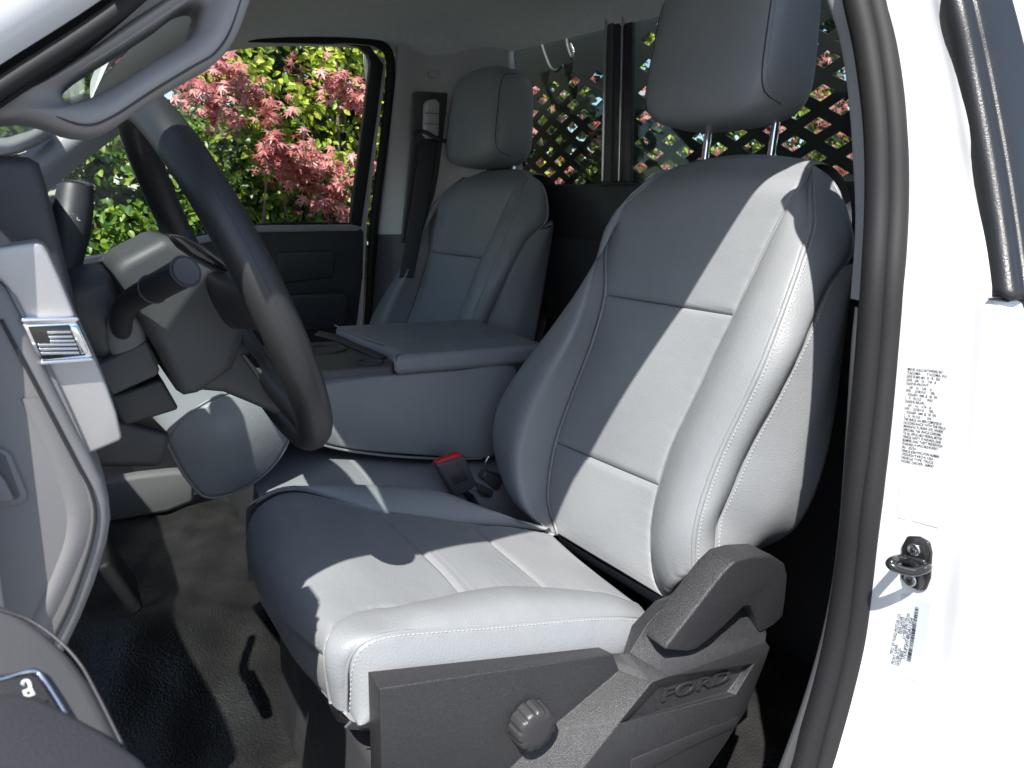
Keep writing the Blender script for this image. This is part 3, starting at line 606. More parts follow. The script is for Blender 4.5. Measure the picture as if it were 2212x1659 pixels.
# cross seams of the insert, as fractions along the two edges
fl = [0, frac_at(kNi, 1289.5), None, None, 1]
def frac_px(P, px):
    Q = spline(P); s = arc(Q); d = Q-CAM; v = PW/2+FPX*(d@_r)/(d@_f); z = PH/2-FPX*(d@_u)/(d@_f)
    k = np.abs(v-px)+np.where(z > 1400, 1e6, 0); return s[np.argmin(k)]/s[-1]
fN = [0, frac_px(kNi, 1001), frac_px(kNi, 1192), 1]; fFr = [0, frac_px(kF, 812), frac_px(kF, 1010), 1]
cush = None
for i, nm in enumerate(('seat_cushion', 'cushion_insert', 'cushion_insert')):
    cs = []
    for j, c in enumerate(allc):
        a = j/5; f0 = fN[i]*(1-a)+fFr[i]*a; f1 = fN[i+1]*(1-a)+fFr[i+1]*a
        cs.append(sub(c, f0, f1, 16)+(UPV*(.004*np.sin(np.linspace(0, 1, 16)*np.pi)[:, None]) if i else 0))
    o, G, N = panel(nm, cs, LEATHER, seat if i == 0 else cush, (-.3, 0, 1), nu=30, nv=36, tuck='lrbt' if i else 'lrbt', td=.0045, tw=.010)
    if i == 0: cush = o
cush['label'] = 'grey leather seat cushion, sunlit near side'
# near bolster
mNS = (rN*.5+rS*.5)+UPV*np.interp(np.linspace(0, 1, nn), [0, .25, .35, .6, .9, 1], [.0, .004, .016, .024, .014, .004])[:, None]+np.interp(np.linspace(0, 1, nn), [0, .2, .35, 1], [.004, .012, .004, 0])[:, None]*np.array([-1., 0, 0])
onb, Gn, Nn_ = panel('outer_bolster', [kN, rN*.78+rS*.22+(mNS-(rN*.5+rS*.5))*.75, mNS, rN*.2+rS*.8+(mNS-(rN*.5+rS*.5))*.75, kS], LEATHER, cush, (-.3, -.4, 1), nu=24, nv=56, tuck='lrt', td=.005, tw=.010)
# side panel under the stitched seam
r0 = crv(k0, nn)
osd, Gd, Nd = panel('side_panel', [kS, rS*.7+r0*.3+OUT*.012, rS*.35+r0*.65+OUT*.016, k0, r0+[0, .03, -.03]], LEATHER, cush, (0, -1, .2), nu=20, nv=50, tuck='lbt', td=.004, tw=.008)
stitches('stitching', *row(Gd, Nd, .005, 'l'), THREAD, osd)
# far bolster
kO = UZs([(528, 1180), (527, 1140), (540, 1092), (590, 1061), (670, 1049), (803, 1048), (956, 1063), (1032, 1091), (1108, 1118), (1180, 1144)], [.40, .43, .452, .462, .458, .446, .424, .404, .382, .360])
rO = crv(kO[2:], nn); rFt = crv(kF[4:], nn)
panel('inner_bolster', [rFt, rFt*.6+rO*.4+UPV*.008, rO, rO+[0, .03, -.02], rO+[0, .04, -.14]], LEATHER, cush, (0, .3, 1), nu=18, nv=44, tuck='l', td=.004, tw=.009)
# lower front band of smooth cloth
b0 = UYs([(559, 1283), (597, 1325), (650, 1378), (704, 1428)], [.135, .05, -.08, -.195]); b1 = UYs([(572, 1305), (632, 1412), (680, 1470), (716, 1512)], [.125, .04, -.085, -.193])
panel('front_band', [b0, b0*.5+b1*.5+[-.004, 0, 0], b1, b1+[.04, 0, -.008]], LEATHER2, cush, (-1, -.2, -.2), nu=12, nv=20, tuck='l', td=.003, tw=.007)
frb = np.vstack([b1[::-1][:1], kS[:1], k0[:3]])
loft('cushion_underside', [[b1[3]+[0, 0, 0], kS[0]+[-.002, 0, -.002], k0[0], k0[2]], [b1[3]+[.05, .03, -.006], kS[0]+[.05, .03, -.006], k0[0]+[.05, .04, -.006], k0[2]+[.05, .04, -.006]]], LEATHER2, cush, nv=16, ref=(-1, -1, -1))
sweep('hem_cord', np.vstack([b1[::-1], ])[::-1], .0022, LEATHER, cush, n=8, k=6)
for cv_, iv in ((kN, (0, .001, -.0035)), (kF, (.004, 0, -.004)), (kS, (0, .004, -.002))):
    sweep('seam', cv_+np.array(iv), .0024, LEATHER, cush, n=8, k=6)
# seat frame below
fr = sweep('seat_frame', [UYs([(632, 1420)], .03)[0]+[.02, 0, -.01], UYs([(690, 1500)], -.12)[0]+[.015, 0, -.012], UYs([(740, 1552)], -.2)[0]+[.01, 0, -.006], UYs([(850, 1565)], -.23)[0]+[.02, 0, -.01]], .007, BLACKP, seat, n=10)
rbox('seat_base', (.26, 0, .18), [(1, 0, 0), (0, 1, 0), (0, 0, 1)], (.20, .20, .12), PLASTIC, seat, bevel=.02)
for yy in (-.17, .17):
    rbox('seat_rail', (.36, yy, .07), [(1, 0, 0), (0, 1, 0), (0, 0, 1)], (.26, .022, .018), BLACKS, seat, bevel=.004)
rbox('cross_bar', (.085, -.02, .30), [(1, 0, 0), (0, 1, 0), (0, 0, 1)], (.012, .20, .012), BLACKP, seat, bevel=.005)

# ---- side shield (textured plastic) with facets
SY = lambda px, py, y: UY((px, py), y)
V = [SY(820, 1488, -.280), SY(1322, 1413, -.280), SY(1336, 1450, -.280), SY(1190, 1572, -.280), SY(1040, 1720, -.280), SY(826, 1720, -.280),
     SY(1408, 1474, -.325), SY(1338, 1562, -.325), SY(1215, 1720, -.325), SY(1358, 1410, -.280), SY(1446, 1461, -.325), SY(1655, 1386, -.320),
     SY(1400, 1347, -.280), SY(1450, 1293, -.276), SY(1549, 1251, -.272), SY(1598, 1213, -.270), SY(1660, 1205, -.268), SY(1662, 1330, -.275),
     SY(1664, 1398, -.322), SY(1656, 1422, -.324), SY(1612, 1535, -.325), SY(1572, 1600, -.325), SY(1490, 1720, -.325),
     SY(1424, 1486, -.316), SY(1612, 1440, -.314), SY(1570, 1495, -.316), SY(1350, 1560, -.316), SY(1630, 1432, -.326), SY(1590, 1500, -.326)]
F = [(0, 1, 2, 3, 4, 5), (2, 6, 7, 3), (3, 7, 8, 4), (1, 9, 10, 6, 2), (9, 12, 13, 14, 15, 16, 17, 11, 10), (10, 11, 18, 19, 27), (6, 10, 27, 24, 23),
     (6, 23, 26, 7), (23, 24, 25, 26), (24, 27, 28, 25), (26, 25, 28, 7), (27, 19, 20, 28), (28, 20, 21, 22, 8, 7)]
F = [f[::-1] for f in F]
sh = mk('side_shield', V, F, SHIELD, seat, mods=[('solid', .03, -1), ('bevel', .0035, 3, 12)], label='textured charcoal plastic side shield with embossed maker name')
p0, p1, p2, p3 = SY(1424, 1515, -.3165), SY(1570, 1470, -.3165), SY(1420, 1492, -.3165), None
text('lettering', 'FORD', .0235, p0+[0, -.0008, 0], p1-p0, (p2-p0), SHIELD, sh, depth=.0010, shear=.25, sx=1.9, bold=.0004)
# lower recess below the panel
prism('shield_rib', [SY(1360, 1640, -.326), SY(1480, 1590, -.326), SY(1600, 1545, -.326), SY(1590, 1575, -.326), SY(1480, 1625, -.326), SY(1360, 1690, -.326)], (0, .012, 0), SHIELD, sh, bevel=.004)
# recline lever
lv = [(1436, 1404), (1444, 1390), (1500, 1318), (1560, 1240), (1587, 1213), (1621, 1203), (1669, 1200), (1696, 1218), (1702, 1243), (1698, 1290), (1692, 1332), (1673, 1351), (1645, 1368), (1640, 1364), (1634, 1335), (1622, 1311), (1607, 1312), (1572, 1347), (1535, 1380), (1503, 1404), (1485, 1409)]
prism('recline_lever', UYs(lv, -.314), (0, .04, 0), SHIELD, seat, bevel=.008, seg=4, label='textured charcoal recliner cover at the seat hinge')
# knob with finger grips
KNOBM = mat('knob_plastic', (.032, .032, .035), .38, bump=('n', 1300, .0002))
kc = UY((1140, 1556), -.283); nk = 11; rk = .0240
ang = np.linspace(0, 2*np.pi, nk*12, endpoint=False)
def kp(rad, sc=1): return [kc+np.array([rad*math.cos(a)*(1-.07*sc*max(0, math.cos(nk*a))**1.5), 0, rad*math.sin(a)*(1-.07*sc*max(0, math.cos(nk*a))**1.5)]) for a in ang]
secs = [(rk*1.03, .0, 1), (rk*1.03, -.012, 1), (rk*1.0, -.0165, 1), (rk*.95, -.0195, .9), (rk*.86, -.021, .25), (rk*.5, -.0216, 0), (rk*.02, -.0218, 0)]
Vk = []
for rad, yy, sc in secs: Vk += [p+[0, yy, 0] for p in kp(rad, sc)]
mk('lumbar_knob', Vk, gridfaces(len(secs), len(ang), cv=True, flip=False), KNOBM, seat, label='round scalloped plastic adjuster knob')

# passenger seat: same kind of seat further across, set a little back
copy = copy_tree(seat); copy.name = 'passenger_bucket_seat'
copy['label'] = 'shaded grey leather passenger seat beyond the folded centre armrest'
copy.location = (seat.location[0]+.142, seat.location[1]+1.012, seat.location[2]-.018); copy.scale = (1.08, 1.18, 1.045)
for o in list(copy.children_recursive):
    if o.name.startswith('headrest') or (o.name.startswith('post') and 'sleeve' not in o.name): o.location = (o.location[0]-.004, o.location[1]+.010, o.location[2]-.030)
    if o.name.startswith('headrest'): o.scale = (1.0, 1.03, 1.07)

# ================================================================== CENTRE SEAT AND FOLDED ARMREST
mid = thing('centre_seat', (.3, .5, .05), 'narrow grey leather centre seat cushion between the front seats', 'car seat')
# rounded nose cushion; outline seen from the side, swept across
def xsec(P, y): return UYs(P, y)
nose_px = [(612, 985), (560, 1040), (500, 1072), (445, 1078), (405, 1040), (372, 985), (358, 950), (372, 925), (420, 885), (480, 853), (540, 845), (600, 862), (640, 900)]
a0 = UYs(nose_px, .31)
yy = np.array([.31, .318, .34, .50, .66, .70, .71]); scl = [.90, .975, 1.0, 1.02, 1.0, .97, .9]
cen = a0.mean(0)
curves = []
for y, s in zip(yy, scl):
    c = cen+(a0-cen)*s; c[:, 1] = y; curves.append(c)
mc = loft('seat_cushion', curves, LEATHER, mid, nv=60, k=5, cv=True, ref=None, caps=True, label='rounded front of the centre seat cushion')
pip = cen+(a0-cen)*.985; pip[:, 1] = .316
sp_ = spline(pip, closed=True)
sweep('piping', sp_[::4], .0022, LEATHER, mc, n=8, k=2, closed=True)
stitches('stitching', (cen+(spline(a0, closed=True)-cen)*.965)[30:100]+[0, .003, 0], np.tile([0, -1., 0], (70, 1)), THREAD, mc, step=.0055)
low = [[(.07, y, .415), (.2, y, .425), (.4, y, .385), (.62, y, .36)] for y in (.30, .33, .5, .68, .71)]
for c, dz in zip(low, (-.03, .0, .004, 0, -.03)):
    for i in range(4): c[i] = (c[i][0], c[i][1], c[i][2]+dz)
loft('seat_base_cushion', [[(x, .295, z-.18) for x, _, z in low[0]]]+low, LEATHER, mid, nv=24, k=5, ref=(0, -.2, 1))
arm = thing('folding_armrest', (.45, .52, .4), 'folded down grey leather centre armrest with cup holder tray', 'armrest')
# padded body
side = [(612, 880), (640, 850), (700, 828), (850, 808), (1000, 796), (1115, 785), (1120, 900), (1075, 985), (1000, 990), (900, 985), (780, 975), (690, 958), (640, 935), (618, 910)]
s0_ = UYs(side, .37); cen = s0_.mean(0); curves = []
for y, s in ((.368, .9), (.370, .955), (.378, .99), (.40, 1.0), (.55, 1.0), (.68, 1.0), (.70, .98), (.708, .92)):
    c = cen+(s0_-cen)*s; c[:, 1] = y; curves.append(c)
body = loft('armrest_body', curves, LEATHER, arm, nv=80, k=4, cv=True, caps=True, label='padded leather side of the armrest')
ln = UYs([(612, 905), (640, 940), (700, 962), (800, 980), (930, 990), (1040, 990)], .374)
sweep('piping', ln, .0028, LEATHER, body, n=8)
# lid, stepped front edge
lidt = [(722, 700), (760, 722), (826, 744), (832, 752), (866, 792), (1120, 778), (1160, 708), (1000, 700), (850, 697)]
lp0 = UZs([(722, 703), (768, 724), (826, 745), (858, 762), (870, 790), (1125, 772), (1158, 712), (990, 704)], .618)
lp0[4] = UZ((848, 769), .618); 
lid = prism('armrest_lid', [lp0[0], lp0[1], lp0[2], lp0[3], lp0[4], (.66, lp0[4][1]-.003, .618), (.70, lp0[0][1], .618)], (0, 0, -.038), LEATHER, arm, bevel=.013, seg=5, label='flat leather lid of the armrest')
ed = np.array([lp0[3]+[.004, 0, -.004], lp0[4]+[.004, .004, -.004], lp0[4]+[.006, -.001, -.02]])
sweep('piping', ed, .0018, LEATHER, lid, n=8, k=3)
sweep('piping', np.array([lp0[0], lp0[1], lp0[2]])+[.002, 0, .0], .0018, LEATHER, lid, n=8, k=4)
# tray with two cup holders
tp = UZs([(600, 712), (690, 705), (740, 722), (845, 770), (850, 790), (760, 806), (600, 822)], .597)
tray = prism('cup_holder_tray', [(.13, .40, .597), tp[4], tp[3]+[.02, 0, 0], (.40, .66, .597), (.13, .66, .597)], (0, 0, -.048), PLASTICG, arm, bevel=.006, label='dark plastic cup holder tray at the armrest front')
for px, rad in (((700, 755), .040), ((800, 783), .022)):
    q = UZ(px, .598); a = np.linspace(0, 2*np.pi, 32, endpoint=False)
    ring = lambda r_, z: np.array([q+[r_*math.cos(t), r_*math.sin(t)*.95, z] for t in a])
    rings = [ring(rad*1.10, .0), ring(rad*1.09, .003), ring(rad*1.0, .0035), ring(rad*.96, .001), ring(rad*.92, -.002), ring(rad*.5, -.0022), ring(rad*.02, -.0022)]
    mk('cup_holder', np.vstack(rings), gridfaces(len(rings), 32, cv=True), PLASTIC, tray)
prism('tray_groove', UZs([(690, 716), (735, 726), (836, 772), (820, 778), (720, 735), (680, 724)], .5985), (0, 0, .003), PLASTIC, tray, bevel=.0015)

# ================================================================== SEAT BELT BUCKLES
bk = thing('seat_belt_buckle', (.42, .285, .33), 'dark seat belt buckle with bright red release button beside driver seat', 'buckle')
b_top = UYs([(942, 1003), (997, 981), (1008, 990), (953, 1016)], .285)
bz = UYs([(942, 1005), (1005, 985), (1032, 1050), (985, 1078)], .272)
prism('buckle_body', bz, (0, .022, 0), PLASTICG, bk, bevel=.004)
prism('release_button', UYs([(941, 998), (990, 979), (1001, 983), (1006, 988), (947, 1013)], .2765), (0, .015, 0), RED, bk, bevel=.003)
prism('label_recess', UYs([(972, 1028), (1003, 1014), (1012, 1036), (982, 1050)], .2717), (0, .002, 0), PLASTIC, bk, bevel=.001)
text('lettering', 'PRESS', .0062, UY((976, 1040), .2713), UY((1006, 1027), .2713)-UY((976, 1040), .2713), UY((973, 1030), .2713)-UY((976, 1040), .2713), INK, bk)
sweep('buckle_stalk', [UY((1010, 1066), .285), UY((1030, 1100), .29), UY((1040, 1140), .30)], .012, WEB, bk, n=8, prof=[(-1, -.3), (1, -.3), (1, .3), (-1, .3)], k=4)
bk2 = thing('belt_latch', (.5, .30, .33), 'dark centre belt latch with a silver tongue behind the red buckle', 'buckle')
prism('latch_body', UYs([(1040, 1032), (1052, 1018), (1090, 1030), (1078, 1060), (1072, 1062)], .30), (0, .02, 0), PLASTICG, bk2, bevel=.003)
prism('latch_collar', UYs([(1035, 1046), (1068, 1060), (1064, 1076), (1034, 1062)], .297), (0, .02, 0), PLASTICG, bk2, bevel=.003)
prism('metal_tongue', UYs([(1024, 1056), (1044, 1066), (1064, 1073), (1054, 1076), (1040, 1071)], .292), (0, .003, 0), STEEL, bk2, bevel=.0006)
sweep('wire_loop', UYs([(1057, 985), (1050, 996), (1048, 1008), (1053, 1022)], .31), .0018, STEEL, bk2, n=8)

# ================================================================== STEERING WHEEL
WC = np.array([-.022, .008, .788]); tw_ = R(23); WU = np.array([-math.sin(tw_), 0, math.cos(tw_)]); WN = np.array([math.cos(tw_), 0, math.sin(tw_)]); WY = np.array([0, 1., 0]); WR = .189
wh = thing('steering_wheel', WC, 'black steering wheel with sunlit top of its rim', 'steering wheel')
na, ns = 160, 18; Vw = []
for i in range(na):
    a = 2*np.pi*i/na; d = WU*math.cos(a)+WY*math.sin(a); c = WC+d*WR
    grip = max(0, 1-abs(((math.degrees(a)-55+180) % 360)-180)/38)
    grip2 = max(0, 1-abs(((math.degrees(a)+120+180) % 360)-180)/30)
    for j in range(ns):
        b = 2*np.pi*j/ns; rad = .0182*(1+.04*math.cos(b))
        if math.cos(b) < 0.2: rad *= 1-.10*min(1, grip*2)*(.5+.5*math.cos(a*70))
        Vw.append(c+d*math.cos(b)*rad*(1+.1*grip2)+WN*math.sin(b)*rad*1.03)
rim = mk('rim', Vw, gridfaces(na, ns, cu=True, cv=True), mat('black_wheel_skin', (.024, .025, .027), .46, bump=('v', 700, .00012), rvar=(25, .38, .52)), wh, label='grained black rim')
sweep('rim_seam', [WC+(WU*math.cos(a)+WY*math.sin(a))*(WR+.0187)+WN*.002 for a in np.linspace(0, 2*np.pi, 80, endpoint=False)], .0006, PLASTIC, rim, n=5, k=1, closed=True)
hub = prism('hub_cover', UYs([(238, 580), (262, 560), (345, 516), (365, 511), (425, 540), (500, 588), (535, 660), (540, 700), (525, 745), (505, 800), (430, 852), (400, 858), (384, 848), (340, 762), (300, 694), (262, 640)], -.075), (0, .165, 0), PLASTICG, wh, bevel=.018, seg=5, ang=60, label='charcoal hub cover with sunlit back edge')
prism('airbag_edge', UYs([(362, 507), (400, 512), (440, 532), (478, 559), (503, 584), (490, 588), (413, 548)], -.08), (0, .17, 0), BLACKP, hub, bevel=.002)
prism('lower_spoke', UYs([(400, 856), (440, 846), (486, 850), (545, 874), (600, 898), (636, 884), (622, 846), (575, 800), (532, 745), (505, 735), (430, 770)], -.062), (0, .035, 0), PLASTICG, wh, bevel=.009, seg=4, ang=50)
prism('spoke_window', UYs([(520, 766), (540, 762), (606, 842), (600, 850), (566, 832)], -.0635), (0, .004, 0), BLACKP, wh, bevel=.001)
prism('window_glint', UYs([(552, 795), (560, 794), (600, 838), (592, 840)], -.0645), (0, .002, 0), SILVER, wh, bevel=.0005)
def spoke(a, w0, w1, r0=.06, r1=WR, zoff=-.018, th_=.012, m=PLASTIC, name='spoke'):
    d = WU*math.cos(a)+WY*math.sin(a); e = np.cross(WN, d)
    cs = []
    for rr_, w_, z_ in ((r0, w0, zoff), (r0+.04, (w0+w1)/2*.9, zoff+.003), (r1-.03, w1*.9, -.004), (r1, w1, 0)):
        c = WC+d*rr_+WN*z_; cs.append([c+e*w_-WN*th_*.3, c+e*w_*.7+WN*th_, c-e*w_*.7+WN*th_, c-e*w_-WN*th_*.3, c-e*w_*.7-WN*th_, c+e*w_*.7-WN*th_])
    return loft(name, cs, m, wh, nv=20, k=6, cv=True)
for a in (R(92), R(-92)): spoke(a, .036, .026)
for a in (R(150), R(-150)):
    s_ = spoke(a, .030, .018)
    d = WU*math.cos(a)+WY*math.sin(a); e = np.cross(WN, d)
for sg_ in (-1, 1):     # satin insert between the two lower spokes
    a = R(-122*sg_); d = WU*math.cos(a)+WY*math.sin(a); e = np.cross(WN, d); c = WC+d*.125-WN*.004
    ins = prism('spoke_insert', [c+d*.05+e*.018, c+d*.05-e*.016, c-d*.03-e*.022, c-d*.03+e*.022], WN*.012, PLASTIC, wh, bevel=.004)
    prism('insert_trim', [c+d*.045+e*.012+WN*.0125, c+d*.045-e*.004+WN*.0125, c-d*.015-e*.006+WN*.0125, c-d*.015+e*.014+WN*.0125], WN*.002, SILVER, ins, bevel=.001)
# ================================================================== STEERING COLUMN
colm = thing('steering_column', (-.2, 0, .7), 'dark steering column shroud behind the wheel', 'steering column')
AX = -WN
sc0 = WC-WN*.075-WU*.005
def section(c, w_, hu, hd, ch=.3):
    P = [(-w_, -hd*ch), (-w_, hu*(1-ch)), (-w_*(1-ch), hu), (w_*(1-ch), hu), (w_, hu*(1-ch)), (w_, -hd*ch), (w_*.7, -hd), (-w_*.7, -hd)]
    return np.array([c+WY*a+WU*b for a, b in P])
def shroud(name, secs_, m, **kw):
    V_ = np.vstack(secs_); n_ = len(secs_[0])
    return mk(name, V_, gridfaces(len(secs_), n_, cv=True)+[list(range(n_)), list(range((len(secs_)-1)*n_, len(secs_)*n_))[::-1]], m, colm, mods=[('bevel', .008, 3, 20)], **kw)
prism('upper_shroud', UYs([(120, 640), (150, 612), (190, 596), (232, 592), (255, 606), (300, 700), (320, 742), (214, 794), (190, 760), (140, 700)], -.055), (0, .16, 0), PLASTICG, colm, bevel=.02, seg=5, ang=50, label='charcoal rounded column cover catching sun')
prism('stalk_plate', UYs([(225, 690), (238, 684), (285, 668), (304, 706), (242, 766)], -.058), (0, .01, 0), PLASTICG, colm, bevel=.003)
cb = prism('lower_shroud', UYs([(206, 790), (316, 736), (346, 800), (340, 812), (242, 856), (230, 835)], -.062), (0, .12, 0), PLASTICG, colm, bevel=.004)
prism('column_bracket', UYs([(238, 858), (350, 818), (388, 885), (270, 922), (255, 900)], -.05), (0, .10, 0), PLASTIC, colm, bevel=.004)
# rubber boot where the stalk leaves the column
stk_ = thing('turn_signal_stalk', UY((265, 730), -.06), 'black cranked stalk with round flat end left of the column', 'stalk')
path = UYs([(268, 728), (262, 705), (264, 682), (278, 656), (300, 640), (335, 622), (372, 602), (396, 589)], [-.05, -.062, -.075, -.092, -.108, -.13, -.155, -.172])
sweep('stalk_arm', path, [.0085, .0095, .010, .0105, .011, .0115, .0115, .0115], PLASTIC, stk_, n=18, k=8)
dirv = path[-1]-path[-3]; dirv /= np.linalg.norm(dirv)
sweep('grip_sleeve', [path[-3]-dirv*.004, path[-1]+dirv*.004], [.0122, .0126], PLASTIC, stk_, n=24, k=6, mods=[('bevel', .0012, 3, 40)])
sweep('end_cap', [path[-1]+dirv*.0038, path[-1]+dirv*.0052], .0108, PLASTICG, stk_, n=24, k=1, mods=[('bevel', .0004, 2, 40)])
superbox('stalk_boot', UY((272, 722), -.052), [(1, 0, 0), (0, 1, 0), (0, 0, 1)], (.017, .010, .024), TRIMG, stk_, e=(3, 3), nu=24, nv=12)
lev = thing('gear_lever', UY((150, 560), .12), 'black gear selector lever with a small button, right of the column', 'lever')
gp = UYs([(140, 600), (143, 560), (150, 510), (158, 455), (164, 405)], [.10, .11, .125, .14, .15])
sweep('lever_grip', gp, [.014, .0165, .019, .020, .018], PLASTIC, lev, n=20, k=8)
superbox('grip_end', gp[-1]+[0, 0, .001], [(1, 0, 0), (0, 1, 0), (0, 0, 1)], (.0178, .0178, .007), PLASTICG, lev, e=(2.2, 2.4), nu=24, nv=10)
bb = prism('tow_button', UYs([(150, 462), (160, 460), (174, 470), (170, 500), (166, 502), (150, 488), (147, 476)], .115), (0, .006, 0), PLASTICG, lev, bevel=.0015)
text('lettering', '+', .012, UY((160, 484), .1145), (1, 0, 0), (0, 0, 1), INKW, bb)
text('lettering', '-', .012, UY((164, 498), .1145), (1, 0, 0), (0, 0, 1), INKW, bb)

# ================================================================== DASHBOARD (left end, seen from the door)
dash = thing('dashboard', (-.35, .3, .3), 'grey and black dashboard end with silver strip beside the steering wheel', 'dashboard')
# cluster hood: rounded dark block
hood = [(-260, 340), (0, 334), (60, 338), (84, 352), (98, 395), (118, 470), (140, 560), (160, 640), (172, 700), (172, 760), (-260, 760)]
prism('instrument_hood', UYs(hood, -.255), (0, .41, 0), PLASTIC, dash, bevel=.016, seg=4, ang=50, label='rounded black hood over the instruments')
prism('dash_top', [(-.80, -.2, .70), (-.42, -.2, .70), (-.41, -.2, .79), (-.45, -.2, .82), (-.80, -.2, .80)], (0, 1.48, -.0), PLASTICG, dash, bevel=.02)
endp = [(-300, 600), (0, 615), (14, 628), (60, 715), (120, 840), (165, 930), (196, 985), (222, 1035), (236, 1080), (240, 1125), (232, 1175), (205, 1265), (175, 1340), (148, 1396), (110, 1470), (-300, 1500)]
ep = prism('end_panel', UYs(endp, -.325), (0, .06, 0), TRIMG, dash, bevel=.006, seg=4, ang=50, label='grey end panel of the dashboard')
gl = UYs([(2, 690), (60, 800), (118, 910), (165, 1000), (196, 1060), (206, 1110), (198, 1170), (178, 1235), (150, 1310), (120, 1372), (90, 1430)], -.3262)
sweep('panel_groove', gl, .0011, INK, ep, n=6, k=8)
# sculpted inner lip
li = UYs([(60, 860), (120, 990), (148, 1060), (160, 1110), (155, 1165), (130, 1235), (96, 1310), (70, 1360)], -.3255)
loft('panel_crease', [li+[-.005, .0012, 0], li+[-.001, -.0012, 0], li+[.003, -.0015, 0], li+[.011, .0012, 0]], TRIMG, ep, nv=40, k=4, ref=(0, -1, 0))
# pull pocket with parking brake handle
pk = [(-60, 968), (8, 970), (24, 982), (60, 1068), (56, 1084), (36, 1092), (-60, 1104)]
fram = prism('pocket_frame', UYs(pk, -.3285), (0, .004, 0), TRIMG, ep, bevel=.0025)
prism('pocket', UYs([(-60, 978), (2, 978), (12, 986), (44, 1070), (40, 1078), (-60, 1092)], -.3292), (0, .002, 0), PLASTICG, ep, bevel=.001)
prism('pull_handle', UYs([(-60, 1020), (0, 1026), (10, 1040), (30, 1078), (22, 1083), (-60, 1094)], -.3335), (0, .005, 0), TRIMG, ep, bevel=.002)
# silver strip with chrome vent
sil = [(-40, 600), (-40, 540), (0, 534), (76, 524), (92, 530), (104, 545), (130, 602), (168, 694), (206, 776), (232, 836), (252, 892), (263, 942), (262, 952), (192, 982), (184, 978), (120, 850), (52, 700), (12, 622), (0, 608)]
silv = prism('silver_strip', UYs(sil, -.318), (0, .05, 0), SILVER, dash, bevel=.006, seg=4, ang=40, label='satin silver trim strip on the dashboard end')
sf = UYs([(12, 620), (52, 700), (120, 850), (186, 980), (196, 984), (150, 880), (80, 730), (34, 640)], -.3205)
prism('strip_lip', sf, (0, .01, 0), TRIMG, silv, bevel=.0015)
vent = prism('air_vent', UYs([(42, 697), (166, 692), (204, 776), (84, 788)], -.3225), (0, .02, 0), CHROME, dash, bevel=.002, label='chrome framed air vent in the silver strip')
prism('vent_opening', UYs([(60, 706), (150, 702), (186, 768), (92, 778)], -.3236), (0, .003, 0), BLACKP, vent, bevel=.0004)
prism('vent_side', UYs([(150, 706), (167, 704), (192, 762), (176, 766)], -.3245), (0, .004, 0), CHROME, vent, bevel=.001)
for pp in ([(42, 692), (52, 700), (162, 697), (173, 690), (165, 684), (48, 687)], [(84, 790), (204, 780), (200, 771), (86, 781)]):
    prism('vent_bezel', UYs(pp, -.326), (0, .008, 0), CHROME, vent, bevel=.0015)
for i, (xa, xb, yb) in enumerate(((100, 152, 716), (103, 156, 726), (106, 160, 735), (80, 164, 743), (83, 167, 752), (86, 170, 761))):
    prism('vent_louver', UYs([(xa, yb), (xb, yb-2), (xb+3, yb+4), (xa+3, yb+6)], -.3252), (0, .004, 0), STEEL, vent, bevel=.0006)
# lower dash behind the column and footwell pieces
prism('knee_panel', UYs([(150, 880), (262, 905), (330, 925), (372, 935), (350, 1010), (190, 1010)], -.02), (0, .35, -.05), PLASTIC, dash, bevel=.008)
prism('dash_lower', [(-.75, .1, .40), (-.43, .1, .34), (-.39, .1, .52), (-.41, .1, .70), (-.46, .1, .76), (-.75, .1, .78)], (0, 1.18, 0), PLASTIC, dash, bevel=.02)
ped = thing('brake_pedal', (-.2, .02, .12), 'dark pedal pad in the driver footwell', 'pedal')
q = UY((255, 1240), .12)
rbox('pedal_pad', q, [(.9, 0, .4), (0, 1, 0), (-.4, 0, .9)], (.008, .045, .04), RUBBER, ped, bevel=.006)
sweep('pedal_arm', [q+[-.01, 0, .02], q+[-.08, 0, .14], q+[-.13, 0, .3]], .008, BLACKS, ped, n=8)

# ================================================================== GRAB HANDLES
def ring_handle(name, parent, outer, inner, y, m, dep=.035, bulge=.012):
    N_ = 72
    O = resample(np.vstack([spline(outer, closed=True), np.asarray(outer)[:1]]), N_+1)[:-1]; I = resample(np.vstack([spline(inner, closed=True), np.asarray(inner)[:1]]), N_+1)[:-1]
    k0_ = np.argmin([np.linalg.norm(np.roll(I, -s, 0)-O, axis=1).sum() for s in range(N_)]); I = np.roll(I, -k0_, 0)
    b = np.array([0, -bulge, 0]); d = np.array([0, dep, 0])
    cs = [O+d, O+d*.4, O-(O-I)*.05+b*.35, O*.72+I*.28+b*.9, O*.5+I*.5+b, O*.25+I*.75+b*.7, I+(O-I)*.05+b*.1, I+d*.35, I+d]
    G = np.array([spline(np.array([c[j] for c in cs]), 4) for j in range(N_)]).transpose(1, 0, 2)
    return mk(name, G.reshape(-1, 3), gridfaces(G.shape[0], N_, cv=True), m, parent)
gh = thing('grab_handle', UY((300, 200), -.24), 'large grey grab handle on the windshield pillar, top left corner', 'grab handle')
HG = mat('mauve_grey_plastic', (.27, .27, .278), .66, bump=('n', 700, .0002), spec=.35)
outer = UYs([(-40, 262), (33, 258), (83, 268), (143, 289), (187, 293), (227, 283), (333, 213), (417, 163), (473, 130), (507, 87), (545, -10), (560, -60), (440, -50), (300, 30), (180, 115), (60, 190), (-40, 240)], -.235)
inner = UYs([(133, 197), (140, 213), (157, 222), (180, 217), (240, 187), (317, 140), (395, 93), (418, 72), (430, 35), (434, 8), (400, 10), (340, 52), (273, 95), (200, 140), (150, 175)], -.235)
